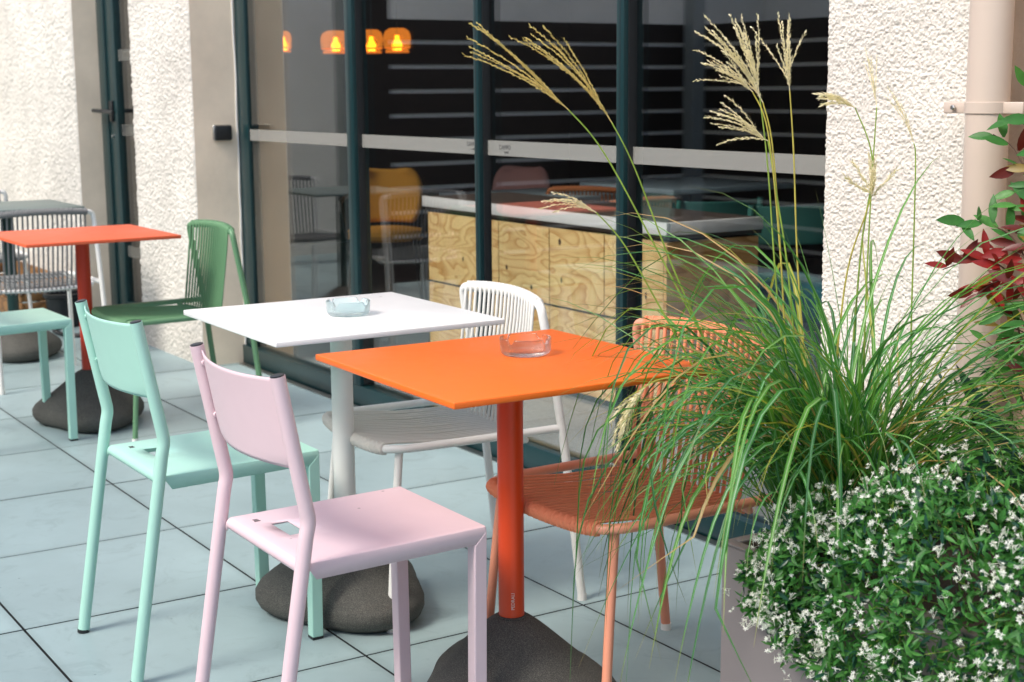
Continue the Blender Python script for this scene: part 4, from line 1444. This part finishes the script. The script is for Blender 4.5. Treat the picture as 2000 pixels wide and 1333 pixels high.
spray([(3.52, 1.44, .85), (3.46, 1.44, .96), (3.415, 1.41, 1.00), (3.372, 1.372, 1.005)], 8, gcol, (.05, .07), seed=3)
spray([(3.52, 1.43, .80), (3.46, 1.43, .90), (3.41, 1.40, .935), (3.365, 1.345, .915)], 12, rcol, (.05, .072), seed=4)
spray([(3.52, 1.42, .70), (3.47, 1.43, .82), (3.43, 1.41, .88), (3.40, 1.385, .875)], 8, ['leaf_burg', 'leaf_red', 'leaf_olive'], (.05, .07), seed=5)
spray([(3.55, 1.44, .75), (3.50, 1.47, .92), (3.47, 1.48, 1.00), (3.45, 1.48, 1.05)], 9, mcol, (.045, .065), seed=6)
spray([(3.56, 1.42, .55), (3.50, 1.45, .72), (3.46, 1.46, .82), (3.43, 1.45, .86)], 9, mcol, (.045, .065), seed=7)
spray([(3.56, 1.42, .50), (3.50, 1.44, .64), (3.46, 1.43, .74), (3.42, 1.41, .78)], 9, gcol, (.04, .06), seed=8)
spray([(3.58, 1.42, .50), (3.53, 1.44, .66), (3.49, 1.45, .74), (3.46, 1.45, .76)], 8, mcol, (.04, .06), seed=9)
spray([(3.56, 1.42, .75), (3.51, 1.46, .95), (3.485, 1.49, 1.06), (3.47, 1.50, 1.16)], 9, mcol, (.045, .06), seed=10)
spray([(3.60, 1.42, .80), (3.55, 1.45, .95), (3.51, 1.46, 1.00), (3.47, 1.45, .99)], 9, mcol, (.045, .065), seed=11)
spray([(3.60, 1.42, .70), (3.54, 1.42, .82), (3.50, 1.42, .86), (3.46, 1.41, .84)], 9, gcol, (.045, .065), seed=12)
spray([(3.60, 1.42, .95), (3.55, 1.46, 1.08), (3.50, 1.48, 1.14), (3.46, 1.48, 1.13)], 8, gcol, (.045, .06), seed=13)
spray([(3.62, 1.44, 1.0), (3.57, 1.47, 1.15), (3.52, 1.49, 1.22), (3.47, 1.49, 1.20)], 9, mcol, (.045, .06), seed=14)
spray([(3.60, 1.43, .90), (3.54, 1.46, 1.04), (3.49, 1.47, 1.08), (3.44, 1.45, 1.06)], 9, rcol + gcol, (.045, .065), seed=15)
spray([(3.60, 1.42, .60), (3.54, 1.42, .70), (3.49, 1.41, .74), (3.45, 1.39, .71)], 9, mcol, (.045, .06), seed=16)
spray([(3.58, 1.42, .75), (3.52, 1.42, .86), (3.46, 1.40, .90), (3.41, 1.37, .86)], 8, rcol, (.045, .065), seed=17)
for _i, (_x, _y, _z) in enumerate([(3.432, 1.459, 1.19), (3.445, 1.45, 1.10), (3.452, 1.445, 1.03), (3.458, 1.44, .96), (3.47, 1.426, .90), (3.48, 1.418, .82), (3.43, 1.44, .80), (3.425, 1.42, .95)]):
    spray([(_x + .13, _y + .01, _z - .14), (_x + .08, _y + .02, _z - .04), (_x + .04, _y + .01, _z), (_x - .01, _y, _z + .005)], 7, [gcol, mcol, gcol + rcol, mcol, rcol, gcol, mcol, rcol][_i], (.05, .07), seed=30 + _i)
